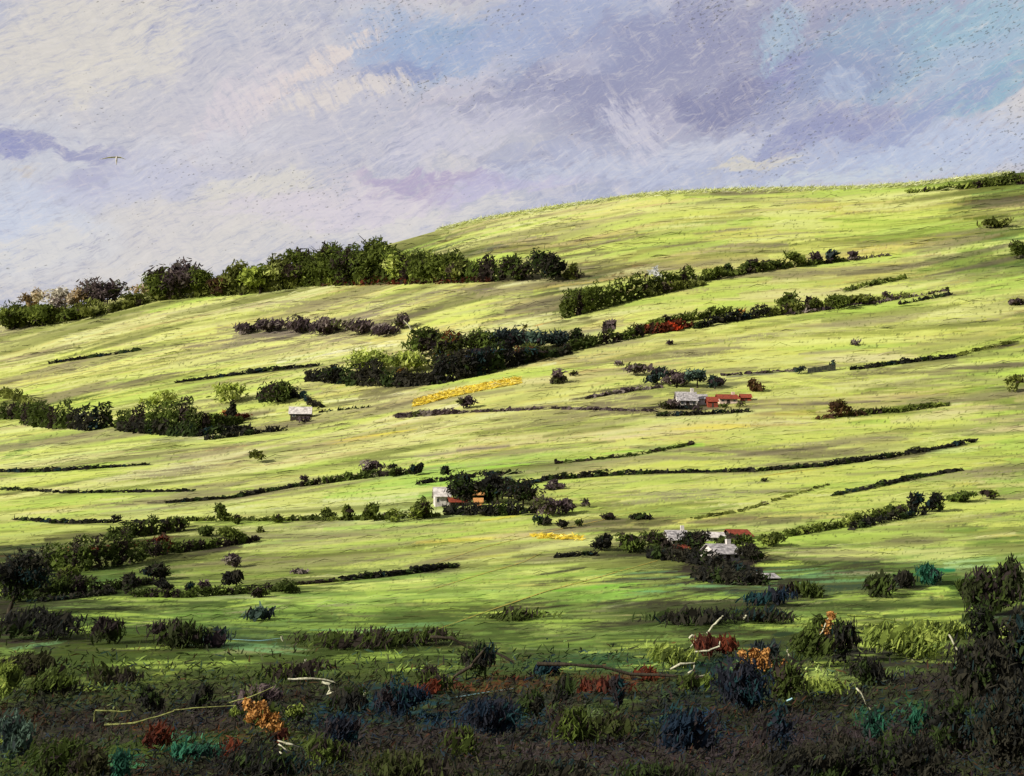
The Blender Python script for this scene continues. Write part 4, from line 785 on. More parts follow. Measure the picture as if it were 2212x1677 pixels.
# field boundaries of the left
for pts, hs, pl, lb in [
  ([(110, 786), (200, 773), (300, 758)], [5, 6, 4], 'black', 'thin black hedge line high in the left field'),
  ([(380, 828), (500, 812), (600, 800), (690, 790)], [4, 7, 9, 5], 'black', 'black hedge line ending at the lime-crowned tree'),
  ([(0, 1020), (100, 1020), (320, 1005)], [7, 8, 3], 'black', 'black hedge line at the left edge below the belt'),
  ([(0, 1058), (160, 1066), (420, 1062)], [5, 5, 5], 'black', 'long black hedge line at the left edge, second below the belt'),
  ([(30, 1123), (130, 1131), (360, 1130)], [6, 8, 5], 'black', 'curved black hedge line at the left edge, third below the belt'),
  ([(360, 1088), (500, 1077), (650, 1050)], [6, 8, 7], 'black', 'black hedge line leading up to the small upper hedgerow bushes'),
  ([(1110, 1054), (1180, 1038), (1320, 1028), (1420, 1023), (1630, 1019)], [7, 10, 12, 8, 7], 'black', 'long black hedge line running right from the central farm'),
  ([(1640, 1018), (1780, 1008), (1920, 990), (2110, 955)], [6, 10, 12, 8], 'black', 'long black hedge line rising to the right edge'),
  ([(1840, 800), (1950, 786), (2060, 773)], [7, 10, 7], 'black', 'black hedge line on the right slope beyond the ruined wall'),
  ([(2060, 772), (2150, 750), (2200, 738)], [5, 8, 4], 'olive', 'olive hedge line continuing to the right edge'),
  ([(1800, 1072), (1900, 1052), (1990, 1032), (2080, 1016)], [5, 9, 10, 6], 'black', 'black hedge line above the right-hand dark bushes'),
  ([(740, 1256), (860, 1244), (990, 1226)], [12, 15, 11], 'black', 'thick black hedge in the lower middle field'),
  ([(600, 1268), (740, 1256)], [5, 8], 'darkgreen', 'thin dark hedge left of the thick black hedge'),
  ([(1200, 1206), (1290, 1200)], [9, 11], 'black', 'short black hedge leading to the right-hand farm'),
  ([(860, 904), (960, 896), (1010, 892)], [12, 12, 5], 'mauve', 'short mauve hedge below the yellow crop'),
  ([(1010, 892), (1200, 884), (1420, 890)], [4, 5, 6], 'mauve', 'thin mauve hedge line joining the short one to the farmstead'),
  ([(1270, 862), (1350, 848), (1430, 838)], [6, 10, 5], 'mauve', 'mauve hedge line left of the red-roofed farmstead'),
  ([(1200, 1003), (1380, 984), (1500, 960)], [4, 6, 5], 'darkgreen', 'thin green hedge line above the central farm'),
  ([(1500, 1122), (1600, 1106), (1790, 1048)], [3, 4, 3], 'olive', 'faint olive hedge line between the two right-hand farms'),
  ([(1560, 812), (1720, 802)], [4, 5], 'mauve', 'thin grey hedge left of the ruined wall'),
  ]: hedge(pts, hs, pl, lb, depth=1.2, dens=5, lumps=30, lean=(.95, 0, .12), up=.8)

# yellow crop
def crop(pts, w, pal, label, n, name='rapeseed_strip'):
    q = []; 
    for k in range(n):
        s = random.random() * (len(pts) - 1); i = int(s); t = s - i
        x = pts[i][0] + (pts[i + 1][0] - pts[i][0]) * t; y = pts[i][1] + (pts[i + 1][1] - pts[i][1]) * t + random.uniform(-w, w)
        p = A(x, y); q.append((p.x, p.y, p.z + random.uniform(.1, .7)))
    P = np.array(q); b = P[0].copy(); P -= b; u = b[1] / F
    v, f, c = sprays(P, 8 * u, 1.6 * u, lin(np.array([c for c, _ in pal])[rng.integers(0, len(pal), n)]) / KF, up=.85, lean=(1, .1, .1))
    return tag(link(name, quad_mesh(name, v, f, c, M_LEAF), None, Vector(b)), label, 'crop', kind='stuff')
YL = [((250, 226, 84), 1), ((246, 216, 70), 1), ((252, 232, 120), 1)]
crop([(900, 872), (960, 856), (1020, 842), (1120, 824)], 6, YL, 'bright yellow strip of rapeseed on the middle slope', 2600)
crop([(1150, 1160), (1260, 1166)], 3, YL, 'short yellow strip of crop left of the right-hand farm', 160)

# farmstead on the right slope
for x, y, w, h, pl, lb in [(1378, 812, 70, 30, 'mauve', 'thin mauve tree left of the farmstead trees'), (1420, 832, 64, 44, 'teal', 'grey-green tree at the left of the farmstead'), (1462, 836, 66, 46, 'mauve', 'mauve tree behind the white farmstead cottage'),
   (1506, 838, 60, 48, 'teal', 'blue-green tree behind the farmstead cottage'), (1544, 840, 40, 36, 'teal', 'small blue-green tree right of the farmstead cottage')]:
    tree(x, y, w, h, pl, lb, 'farm_tree', clear=.08, dens=2.8)
bush(1636, 846, 36, 34, 'brown', 'brown bush at the right of the farmstead')
bush(1440, 884, 60, 28, 'mauve', 'dark mauve bush at the left foot of the white farmstead cottage')
bush(1490, 884, 90, 12, 'black', 'low black bush in front of the white farmstead cottage')
cottage(1486, 880, 40, 18, 18, 7, M_WHITE, M_SLATE, 'white cottage with pale slate roof in the upper farmstead', .1)
cottage(1518, 874, 20, 14, 10, 5, M_WHITE, M_SLATE, 'tiny white outhouse right of the upper white cottage', 0, 1, False, False, 'outhouse', 'outhouse')
cottage(1574, 872, 40, 12, 10, 6, M_CREAM, M_RED, 'cream cottage with red roof in the upper farmstead', .1)
cottage(1540, 880, 22, 14, 10, 4, M_RED, M_RED, 'small red shed between the two upper cottages', 0, 0, True, False, 'shed', 'shed')
cottage(1612, 866, 22, 8, 8, 4, M_RED, M_RED, 'small red shed at the right end of the upper farmstead', 0, 0, True, False, 'shed', 'shed')
hedge([(1420, 900), (1540, 896), (1620, 890)], [8, 9, 5], 'black', 'black hedge below the red-roofed farmstead')
for x, y, w, h, pl, lb in [(1504, 888, 30, 12, 'mauve', 'small mauve bush hiding the foot of the tiny white outhouse'), (1560, 880, 30, 10, 'darkgreen', 'small dark bush before the cream cottage'), (1596, 878, 26, 10, 'olive', 'small olive bush between the cream cottage and the red end shed')]:
    bush(x, y, w, h, pl, lb)
# ruined wall
def wall_run(pts, h, label):
    q = [A(*p) for p in pts]; base = q[0]; V = []; n = 0; Fc = []
    for a, b in zip(q[:-1], q[1:]):
        m_ = 9
        for i in range(m_ + 1):
            p = a.lerp(b, i / m_); p.z = float(H(p.x, p.y)); hh = h * random.uniform(.75, 1.15); tk = .45
            for dy, z in ((-tk, -.4), (-tk * .8, hh), (tk * .8, hh), (tk, -.4)): V.append((p.x - base.x, p.y + dy - base.y, p.z + z - base.z))
    m_ = len(V) // 4
    for i in range(m_ - 1):
        for k in range(3): Fc.append([i * 4 + k, i * 4 + k + 4, i * 4 + k + 5, i * 4 + k + 1])
    Fc += [[0, 1, 2, 3], [m_ * 4 - 1, m_ * 4 - 2, m_ * 4 - 3, m_ * 4 - 4]]
    return tag(link('stone_wall', from_faces('stone_wall', V, Fc, M_GREYST), None, base), label, 'wall')
M_GREYST = plain('grey_blue_stone', (112, 112, 104), 1.2, .3, .95, (66, 66, 74))
wall_run([(1745, 806), (1805, 800)], 3.0, 'blue-grey ruined stone wall on the right slope')
bush(1730, 808, 26, 18, 'teal', 'blue-grey bush at the left end of the ruined wall'); bush(1800, 800, 16, 26, 'teal', 'upright grey bush at the right end of the ruined wall')
# lone tree; the dark green hedge to its right stands in for its shadow
tree(1812, 900, 52, 44, 'brown', 'lone brown tree on the open right slope', 'lone_tree', clear=.05)
hedge([(1760, 908), (1812, 902), (1870, 898)], [5, 9, 8], 'brown', 'brown scrub round the foot of the lone tree')
hedge([(1830, 898), (1940, 892), (2050, 876)], [13, 12, 7], 'green', 'shadow of the lone tree, built as a dark green hedge running right')
# small dark bushes on the slope
for x, y, w, h, pl, lb in [(1200, 830, 60, 34, 'mauve', 'mauve bush right of the yellow crop'), (1012, 882, 50, 32, 'mauve', 'mauve bush below the yellow crop'), (1850, 746, 40, 12, 'mauve', 'small mauve bush alone on the upper right field'), (1445, 745, 22, 10, 'mauve', 'tiny mauve bush under the scarlet one'), (1330, 790, 30, 12, 'mauve', 'tiny mauve bush below the central belt tip'),
    (1240, 812, 24, 12, 'olive', 'tiny olive bush right of the mauve bush by the yellow crop'), (1650, 1040, 14, 6, 'black', 'tiny black bush under the long hedge line'), (560, 1000, 60, 30, 'olive', 'faint olive bush in the middle left field')]:
    bush(x, y, w, h, pl, lb, dens=2.6)

# hedgerow and bushes above the central farm
hedge([(650, 1052), (740, 1040), (820, 1030), (900, 1024)], [12, 14, 14, 12], 'darkgreen', 'dark hedgerow left above the central farm')
for x, y, w, h, pl, lb in [(656, 1044, 20, 22, 'mauve', 'post-like mauve bush at the left end of the farm hedgerow'), (806, 1024, 56, 36, 'mauve', 'mauve bush in the farm hedgerow'), (852, 1030, 34, 22, 'darkgreen', 'dark bush between two taller ones in the farm hedgerow'),
    (900, 1028, 30, 34, 'black', 'upright black bush in the farm hedgerow'), (958, 1034, 28, 28, 'black', 'small black bush right end of the farm hedgerow'), (850, 1012, 34, 10, 'black', 'flat black bush above the farm hedgerow')]:
    bush(x, y, w, h, pl, lb)
hedge([(900, 1048), (1000, 1034), (1130, 1022)], [8, 9, 5], 'black', 'black hedge passing behind the central farm')
hedge([(400, 1126), (600, 1126), (800, 1124), (950, 1118)], [7, 9, 14, 14], 'green', 'low green hedge under the central farm, running left')
for x, y, w, h, lb in [(484, 1126, 44, 42, 'tallest green bush at the left of the low farm hedge'), (510, 1132, 24, 22, 'small green bush just right of the tallest one'), (600, 1130, 36, 22, 'round green bush alone on the low farm hedge'), (710, 1122, 40, 26, 'green bush at the left of the toothed bush row'),
    (750, 1124, 34, 40, 'pointed green bush in the toothed bush row'), (806, 1126, 46, 40, 'middle green bush of the toothed bush row'), (846, 1128, 40, 30, 'green bush right of the middle one in the toothed row'), (908, 1122, 60, 56, 'large green bush beside the white central cottage')]:
    bush(x, y, w, h, 'green', lb, group='green bushes of the low farm hedge')
bush(560, 1150, 24, 12, 'olive', 'tiny olive bush below the low farm hedge')
# central farm
for x, y, w, h, pl, lb in [(1000, 1092, 80, 84, 'black', 'black tree between the white and the orange-roofed cottage'), (1075, 1088, 100, 78, 'black', 'broad black tree behind the orange-roofed cottage'), (1130, 1092, 90, 62, 'black', 'black tree right of the central farm'), (1100, 1066, 60, 40, 'teal', 'grey-green tree top behind the central farm')]:
    tree(x, y, w, h, pl, lb, 'farm_tree', clear=.03, dens=4)
hedge([(960, 1112), (1060, 1116), (1160, 1112)], [22, 26, 24], 'black', 'black hedge in front of the central farm', lumps=40)
for x, y, w, h, pl, lb in [(1180, 1116, 70, 50, 'mauve', 'dark mauve bush right of the central farm'), (1226, 1110, 56, 36, 'mauve', 'mauve bush second right of the central farm'), (1262, 1098, 24, 20, 'mauve', 'tiny mauve bush at the end of the farm bushes'), (1170, 1134, 60, 20, 'black', 'low black bush below the farm bushes'), (1200, 1058, 50, 24, 'mauve', 'thin mauve bush above the farm bushes'),
   (1212, 1142, 50, 16, 'black', 'flat black bush in the field below the central farm'), (1250, 1138, 26, 16, 'darkgreen', 'small dark bush right of the flat black one'), (1322, 1124, 50, 16, 'darkgreen', 'flat dark bush between the central and right-hand farms'), (1390, 1122, 60, 14, 'black', 'flat black bush above the right-hand farm')]:
    bush(x, y, w, h, pl, lb)
cottage(956, 1094, 32, 24, 18, 6, M_WHITE, M_WHITE, 'white gabled cottage of the central farm', .15, 2, False, False)
cottage(1034, 1080, 56, 14, 20, 7, M_DARKST, M_TAN, 'dark cottage with orange roof in the central farm', .1, 2)
cottage(990, 1094, 34, 10, 9, 4, M_DARKST, M_RED, 'low shed with bright red roof beside the white gabled cottage', .2, 0, False, False, 'shed', 'shed')
cottage(1033, 1096, 18, 12, 8, 3, M_TAN, M_TAN, 'tiny orange hut below the orange-roofed cottage', 0, 0, False, False, 'hut', 'hut')
# right-hand farm
for x, y, w, h, pl, lb in [(1300, 1190, 60, 40, 'black', 'black bush at the left end of the right-hand farm'), (1360, 1192, 80, 46, 'darkgreen', 'dark green tree at the left of the right-hand farm'), (1420, 1196, 80, 52, 'darkgreen', 'second dark green tree left of the white domed cottage'),
    (1500, 1190, 80, 50, 'black', 'black tree behind the right-hand farm roofs'), (1590, 1188, 80, 40, 'darkgreen', 'dark green tree behind the red-roofed shed'), (1628, 1216, 60, 46, 'black', 'black tree at the right of the lowest white cottage'), (1660, 1180, 70, 34, 'green', 'green tree at the right end of the right-hand farm')]:
    tree(x, y, w, h, pl, lb, 'farm_tree', clear=.03, dens=3.6)
hedge([(1400, 1208), (1480, 1216), (1560, 1236), (1640, 1250)], [26, 34, 34, 26], 'black', 'broad black scrub bank below the right-hand farm', 'scrub_hedge', cat='scrub', depth=7, lumps=50)
hedge([(1500, 1256), (1580, 1266), (1660, 1266)], [30, 34, 22], 'black', 'lowest black scrub bank under the right-hand farm', 'scrub_hedge', cat='scrub', depth=6, lumps=50)
cottage(1468, 1182, 40, 18, 18, 7, M_WHITE, M_SLATE, 'white cottage with pale roof at the left of the right-hand farm', .1)
cottage(1546, 1168, 40, 8, 10, 5, M_WHITE, M_WHITE, 'low white shed in the middle of the right-hand farm', .1, 0, True, False, 'shed', 'shed')
cottage(1604, 1166, 44, 9, 13, 5, M_DARKST, M_RED, 'long shed with red roof at the right-hand farm', .35, 0, True, False, 'shed', 'shed')
cottage(1574, 1212, 56, 18, 18, 7, M_WHITE, M_SLATE, 'lowest white cottage of the right-hand farm', .35)
cottage(1470, 1192, 26, 8, 6, 3, M_RED, M_RED, 'small red hut below the left white cottage', 0, 0, False, False, 'hut', 'hut')
cottage(1497, 1186, 12, 12, 8, 3, M_RED, M_RED, 'tiny red hut right of the left white cottage', 0, 0, False, False, 'hut', 'hut')
cottage(1662, 1254, 40, 6, 8, 4, M_DARKST, M_SLATE, 'low grey-roofed hut on the lowest scrub bank', .3, 0, False, False, 'hut', 'hut')
for x, y, w, h, pl, lb in [(1450, 1190, 30, 16, 'black', 'small black bush at the left foot of the pale-roofed cottage'), (1556, 1182, 40, 14, 'darkgreen', 'small dark bush under the low white shed'), (1610, 1176, 36, 12, 'black', 'small black bush before the long red-roofed shed'), (1556, 1222, 30, 18, 'black', 'small black bush at the left corner of the lowest white cottage')]:
    bush(x, y, w, h, pl, lb)
for x, y, w, h, pl, lb in [(978, 1106, 30, 20, 'black', 'small black bush at the foot of the white gabled cottage'), (1052, 1088, 30, 22, 'black', 'small black bush hiding the right end of the orange roof')]:
    bush(x, y, w, h, pl, lb)
# right-hand bush row
hedge([(1840, 1146), (1920, 1128), (2000, 1112)], [14, 18, 16], 'black', 'black foot of the right-hand bush row')
hedge([(1700, 1160), (1800, 1144), (1900, 1122), (1960, 1106)], [14, 18, 22, 20], 'green', 'green hedge left of the right-hand dark bushes')
for x, y, w, h, pl, lb in [(1978, 1106, 44, 50, 'black', 'left of the two dark round bushes on the right slope'), (2016, 1106, 44, 44, 'black', 'right of the two dark round bushes on the right slope'), (1936, 1112, 50, 28, 'darkgreen', 'low dark bush left of the two dark round ones'), (2080, 1084, 90, 26, 'darkgreen', 'long dark green bush right of the two round ones'), (2138, 1078, 44, 24, 'green', 'green bush ending the right-hand bush row')]:
    bush(x, y, w, h, pl, lb)

# lower left: hedge bank with rust and dark trees
hedge([(90, 1236), (180, 1236), (280, 1222), (380, 1190)], [64, 70, 64, 34], 'darkgreen', 'broad dark hedge bank in the lower left', 'hedge_bank', depth=6, lumps=50, dens=3.4)
hedge([(230, 1170), (320, 1158), (400, 1146)], [30, 36, 24], 'darkgreen', 'dark hedge above the rust-red streak in the lower left')
hedge([(165, 1196), (250, 1186), (340, 1176)], [7, 7, 9], 'rust', 'thin rust-red bracken streak in the lower left hedge', 'bracken_hedge', cat='bracken')
bush(350, 1196, 50, 44, 'rust', 'upright rust-red bush at the end of the bracken streak', dens=2)
hedge([(0, 1290), (90, 1290), (200, 1284), (330, 1262)], [60, 44, 30, 20], 'fgreen', 'dark green hedge bank low on the left, behind the bent black tree', 'hedge_bank', depth=5, lumps=60)
hedge([(380, 1196), (460, 1184), (560, 1170)], [24, 20, 8], 'darkgreen', 'dark hedge tapering right from the lower left bank')
hedge([(280, 1290), (400, 1292), (520, 1284), (640, 1276)], [16, 18, 18, 14], 'darkgreen', 'low dark hedge joining the black bushes of the lower left field')
for x, y, w, h, pl, lb in [(386, 1140, 44, 26, 'green', 'green bush above the rust-red bush'), (250, 1130, 20, 20, 'black', 'tiny black bush on the third hedge line'), (500, 1175, 80, 40, 'green', 'green bush fading right of the lower left bank'), (430, 1160, 60, 26, 'darkgreen', 'dark bush between the rust-red and the fading green bush'),
    (342, 1252, 76, 42, 'black', 'large black oval bush in the lower left field'), (352, 1276, 56, 26, 'black', 'flat black bush under the large oval one'), (276, 1284, 50, 46, 'black', 'ragged black bush left of the oval one'), (230, 1282, 24, 22, 'black', 'tiny black bush left of the ragged one'), (412, 1284, 34, 30, 'black', 'v-shaped black bush, left half'), (440, 1284, 30, 34, 'mauve', 'v-shaped mauve bush, right half'),
    (498, 1268, 56, 40, 'black', 'square black bush right of the v-shaped pair'), (500, 1226, 50, 34, 'mauve', 'faint mauve bush over the square black one'), (620, 1282, 60, 34, 'darkgreen', 'dark green bush left of the thick black hedge'), (648, 1240, 50, 14, 'mauve', 'flat mauve bush above the thin dark hedge'), (560, 1290, 60, 24, 'darkgreen', 'low dark green bush under the thin dark hedge')]:
    bush(x, y, w, h, pl, lb)
hedge([(60, 1304), (160, 1294), (250, 1284)], [8, 10, 10], 'black', 'black hedge line leading to the ragged black bush')
tree(20, 1330, 130, 150, 'black', 'bent black tree on the left edge', 'bent_tree', clear=.25, lean=.18, dens=2.6)
bush(150, 1264, 80, 50, 'green', 'bright green bush right of the bent black tree'); bush(40, 1300, 80, 40, 'green', 'green bush under the bent black tree')
# tracks
track([(905, 1376), (1040, 1326), (1180, 1278), (1300, 1246), (1420, 1212)], 0.43, M_TRACK, 'dirt_track', 'long orange dirt track climbing right across the lower fields')
track([(900, 1284), (1010, 1250), (1130, 1215), (1170, 1195)], 0.34, M_TRACK, 'dirt_track', 'short orange dirt track crossing the thick black hedge')
track([(900, 1232), (1040, 1184), (1180, 1150), (1330, 1118), (1420, 1098)], 0.31, M_TRACK, 'dirt_track', 'upper orange dirt track below the central farm')
track([(1640, 1030), (1720, 1018), (1800, 1008)], 0.28, M_TRACK, 'dirt_track', 'faint orange track along the long black hedge')
track([(970, 1512), (1040, 1500), (1110, 1490)], .7, M_STREAM, 'narrow_stream', 'thin pale blue streak of water in the dark foreground scrub')
track([(480, 1382), (560, 1386), (610, 1380)], .5, M_STREAM, 'narrow_stream', 'faint blue trickle at the lower left field edge')
# ------------------------------------------------------------ the dark scrub in front
LF = (8.5, 1.7)
front = [
 (1900,1290,70,50,'green','green bush at the left of the turquoise patch'),(1950,1270,50,44,'black','black bush between green bush and turquoise patch'),(2010,1262,80,36,'vert','turquoise-green bush on the right slope'),
 (1740,1292,90,34,'darkgreen','dark bush below the right-hand farm, right side'),(1660,1310,110,30,'navy','blue-black low bush below the right-hand farm'),(1500,1350,160,36,'black','long black bush under the lower right fields'),
 (1640,1346,150,34,'black','long black bush right of the first long one'),(1120,1340,120,22,'darkgreen','low dark bush beside the long orange track'),(760,1400,180,44,'darkgreen','wide dark green bush in the lower middle'),
 (900,1392,130,40,'darkgreen','dark bush at the foot of the long orange track'),(560,1340,60,26,'teal','blue-green bush in the lower left field'),(380,1400,110,70,'green','rounded green bush in the lower left'),(470,1396,70,46,'teal','teal bush right of the rounded green bush'),
 (220,1390,90,60,'green','green bush left of the rounded green one'),(80,1380,150,80,'black','wide black bush at the left edge'),(20,1520,60,80,'citrus','bright yellow-green bush on the left edge'),
 (100,1500,130,50,'darkgreen','dark bush right of the bright left-edge bush'),(330,1540,60,60,'black','black bush behind the ochre shrub, left'),(440,1540,60,60,'black','forked black bush left of the ochre shrub'),
 (560,1530,110,50,'mauve','mauve-grey bush above the ochre shrub'),(760,1540,110,50,'black','black bush under the pale crooked twig'),(860,1560,110,90,'navy','tall navy-blue bush left of the pale blue streak'),
 (730,1620,90,80,'navy','navy bush right of the ochre shrub'),(950,1500,100,60,'darkgreen','dark green bush above the pale blue streak'),(1040,1470,90,70,'black','spreading black bush by the fallen branch'),
 (930,1510,70,40,'rust','rust bush left of the pale blue streak'),(1140,1560,70,80,'black','dark pointed bush right of the pale blue streak'),(1060,1600,150,90,'navy','broad navy-blue bush in the foreground middle'),
 (1215,1530,60,70,'black','peaked black bush in the foreground middle'),(1330,1540,34,66,'navy','narrow arched navy bush'),(1300,1500,150,30,'rust','rust-orange bracken bush by the second fallen branch'),(1390,1470,80,24,'rust','rust bush at the tip of the second fallen branch'),
 (1500,1640,120,110,'navy','large triangular navy-blue bush, front right of centre'),(1500,1500,70,50,'darkgreen','dark bush below the pale zigzag twig'),(1450,1440,100,50,'citrus','yellow-green bush right of the fallen branch'),
 (1600,1540,110,120,'navy','tall navy bush under the ochre blossom'),(1700,1520,80,100,'darkgreen','dark green bush right of the ochre blossom'),(1550,1420,90,50,'rust','rust-brown bush behind the ochre blossom'),
 (1760,1440,90,80,'darkgreen','dark green bush behind the pale ochre stalk'),(1830,1430,70,90,'black','black bush right of the pale ochre stalk'),(1760,1500,120,34,'citrus','low yellow-green oval bush right of the blossom'),
 (1880,1480,90,60,'black','black bush under the citrus-green tree'),(1960,1420,200,70,'citrus','wide yellow-green bush on the right'),(2040,1380,120,50,'citrus','bright yellow-green bush by the black right-edge tree'),
 (1880,1370,90,30,'citrus','small yellow-green bush above the wide one'),(1990,1590,60,70,'vert','teal-green bush on the far right foreground'),(1890,1600,60,70,'vert','teal-green bush right of the pale wispy stem'),
 (2120,1500,90,90,'vert','dark turquoise bush under the right-edge tree'),(1240,1620,110,90,'darkgreen','dark olive bush in the front middle'),(1310,1600,110,60,'olive','olive-grey bush left of the triangular navy one'),
 (350,1620,80,50,'rust','red-brown bush in the front left'),(500,1640,60,40,'rust','small red-brown bush right of the first'),(600,1610,44,30,'rust','tiny red-brown bush by the ochre shrub'),
 (420,1650,110,44,'vert','turquoise bush low in the front left'),(264,1700,50,80,'vert','tall turquoise sprig bush at the bottom left'),(30,1640,80,90,'teal','grey-teal bush at the bottom left corner'),
 (130,1690,120,90,'green','green bush at the bottom left'),(200,1700,90,80,'olive','olive bush right of the green bottom-left bush'),(560,1690,200,70,'black','black bush at the bottom, left of middle'),
 (900,1700,260,70,'olive','wide olive bush at the bottom middle'),(1200,1710,200,60,'black','black bush at the bottom middle'),(1000,1640,90,70,'darkgreen','dark green bush over the wide olive one'),
 (1680,1640,70,110,'navy','slim dark navy bush at the bottom right of centre'),(1400,1720,200,70,'black','black bush at the bottom under the triangular navy one'),(1750,1700,220,90,'black','black bush at the bottom right'),
 (1650,1430,60,40,'teal','small grey-teal bush behind the ochre blossom'),
 (700,1660,120,60,'darkgreen','dark green bush at the bottom left of middle'),(60,1460,120,50,'olive','olive bush above the left-edge bright bush'),(250,1480,120,44,'olive','olive bush in the lower left, above the pale logs'),
 (640,1470,140,40,'darkgreen','dark green bush left of the pale crooked twig'),(1180,1460,60,30,'navy','small navy bush right of the fallen branch tip')]
for x, y, w, h, pl, lb in front:
    if 1310 < y < 1420: w *= 1.3; h *= .8
    pl = {'green': 'fgreen', 'olive': 'folive'}.get(pl, pl)
    bush(x, y, w * 1.2, h * 1.12, pl, lb, 'shrub', None, 3.0, 'shrub', LF, up=.72, lean=(random.uniform(-.1, .6), 0, 1))
def blossom(X, Y, dots, label, pal='ochre', name='flowering_shrub'):
    """a shrub with separate flower heads"""
    p = A(X, Y); u = mpx(p); t = empty(name, p, label, 'shrub')
    xs = [d[0] for d in dots]; ys = [d[1] for d in dots]
    w = (max(xs) - min(xs) + 50) * K * u; h = (Y - min(ys) + 10) * K * u
    P, cid = crown_pts(w, h * .95, 0, leafn(w / u, h / u, 1.6, LF), 6); foliage('leaves', P, cid, 'darkgreen', u, t, leaf=LF)
    for (x, y, r) in dots:
        n = int(24 + r * 3); q = rng.normal(size=(n, 3)) * r * K * u * .36
        q[:, 1] *= .5; q += np.array([(x - X) * K * u, -w * .42, (Y - y) * K * u])
        foliage('flower_head', q, None, pal, u, t, leaf=(4.2, 2.4), up=.3)
    return t
blossom(570, 1590, [(545,1518,14),(575,1522,12),(560,1532,16),(585,1540,14),(550,1548,12),(600,1548,14),(575,1556,12),(612,1562,12),(608,1576,10),(590,1566,9)], 'ochre flowering shrub in the front left')
blossom(1630, 1460, [(1598,1414,12),(1622,1410,13),(1645,1412,12),(1630,1424,14),(1650,1430,13),(1618,1426,10),(1640,1436,9)], 'ochre flowering shrub right of the pale zigzag twig')
blossom(1692, 1500, [(1690,1438,11),(1691,1450,8),(1692,1466,9)], 'narrow ochre flowering stem shrub right of the larger ochre one')
blossom(1775, 1410, [(1792,1332,10),(1785,1345,9),(1778,1370,12),(1770,1380,9)], 'ochre and cream flowering stalk on the right', name='flowering_stalk')
blossom(512, 1560, [(512,1536,11)], 'yellow-green flower left of the front ochre shrub', 'citrus', 'yellow_flower')
blossom(638, 1560, [(640,1532,12),(650,1528,8),(630,1538,8)], 'yellow-green flowers right of the front ochre shrub', 'citrus', 'yellow_flower')
blossom(26, 1610, [(22,1595,13),(34,1590,9)], 'pale yellow flower near the bottom left corner', 'citrus', 'yellow_flower')
def stem(pts, r, label, mat=None, name='twig', cat='twig'):
    """a crooked stick, its low end in the ground under the lowest point"""
    low = max(pts, key=lambda p: p[1]); base = A(low[0], low[1] + 14); u = mpx(base); q = []
    for i, (x, y) in enumerate(pts):
        a, e = ray(x * K, y * K); yy = base.y - .9 - .25 * math.sin(i * 1.7)
        q.append(Vector((a * yy, yy, e * yy)) - base)
    n = len(q); Q = [q[0]]
    for a, b in zip(q[:-1], q[1:]):
        for k in (1, 2, 3): Q.append(a.lerp(b, k / 3) + Vector((random.uniform(-1, 1), 0, random.uniform(-1, 1))) * .35 * u * (k < 3))
    n = len(Q)
    o = link(name, tube_mesh(name, [(Q, [r * u * random.uniform(.7, 1.3) * (1 - .35 * i / n) for i in range(n)])], mat or M_PALE, 7), None, base)
    return tag(o, label, cat)
stem([(1448,1446),(1470,1434),(1500,1432),(1498,1446),(1484,1456),(1500,1464),(1528,1456)], 1.1, 'pale zigzag twig in the right foreground')
stem([(1528,1368),(1540,1352),(1556,1336),(1562,1330)], 1.1, 'thin pale upright twig above the zigzag one')
stem([(1490,1378),(1494,1372),(1506,1380),(1492,1398)], 1.2, 'short hooked pale twig above the zigzag one')
stem([(1500,1408),(1530,1406),(1554,1396),(1556,1384)], 1.0, 'thin olive-pale twig between the hooked and zigzag twigs')
stem([(1736,1392),(1752,1370),(1768,1350),(1790,1336)], 1.0, 'cream leaning stalk, left limb, by the ochre flowering stalk')
stem([(1752,1402),(1762,1384),(1776,1366),(1784,1346)], 1.0, 'cream leaning stalk, right limb, by the ochre flowering stalk')
stem([(622,1467),(660,1466),(700,1468),(724,1474)], 1.2, 'long pale level twig in the left foreground')
stem([(696,1474),(712,1478),(714,1490),(706,1500),(730,1494)], 1.4, 'thick pale crooked twig under the level one')
stem([(788,1502),(792,1488)], 1.4, 'tiny pale twig right of the crooked one'); stem([(658,1438),(660,1424)], 1.4, 'tiny pale twig above the long level one')
stem([(612,1384),(608,1374)], 1.3, 'tiny white twig at the lower left field edge'); stem([(1706,1418),(1700,1404)], 1.4, 'tiny grey twig right of the ochre blossom')
stem([(1612,1330),(1606,1336)], 1.2, 'tiny grey twig above the fallen branch')
stem([(204,1558),(206,1534),(260,1538),(282,1535)], 1.0, 'pale yellow-green fallen stick in the front left', M_STRAW)
stem([(226,1566),(290,1562),(340,1548),(376,1536)], 1.0, 'long pale fallen stick in the front left', M_STRAW)
stem([(376,1534),(440,1528),(510,1524)], .6, 'very thin pale stick reaching to the yellow-green flower', M_STRAW)
stem([(496,1518),(540,1506),(590,1484)], .8, 'thin pale green stick rising above the ochre shrub', M_STRAW)
stem([(600,1600),(630,1608),(652,1616)], 1.1, 'tan broken stem under the ochre shrub, uppermost'); stem([(602,1608),(616,1618),(636,1628)], .8, 'tan broken stem under the ochre shrub, middle'); stem([(604,1624),(616,1634),(626,1640)], .7, 'tan broken stem under the ochre shrub, lowest')
stem([(930,1376),(975,1378),(1010,1398),(1060,1404),(1110,1430)], 1.7, 'dark fallen branch in the foreground middle', M_BARK, 'fallen_branch', 'branch')
stem([(1044,1406),(1016,1440),(980,1462)], 1.8, 'dark side branch below the fallen one', M_BARK, 'fallen_branch', 'branch')
stem([(1160,1434),(1240,1436),(1300,1440),(1360,1456),(1450,1460),(1530,1464)], 1.7, 'long dark fallen branch right of the first', M_BARK, 'fallen_branch', 'branch')
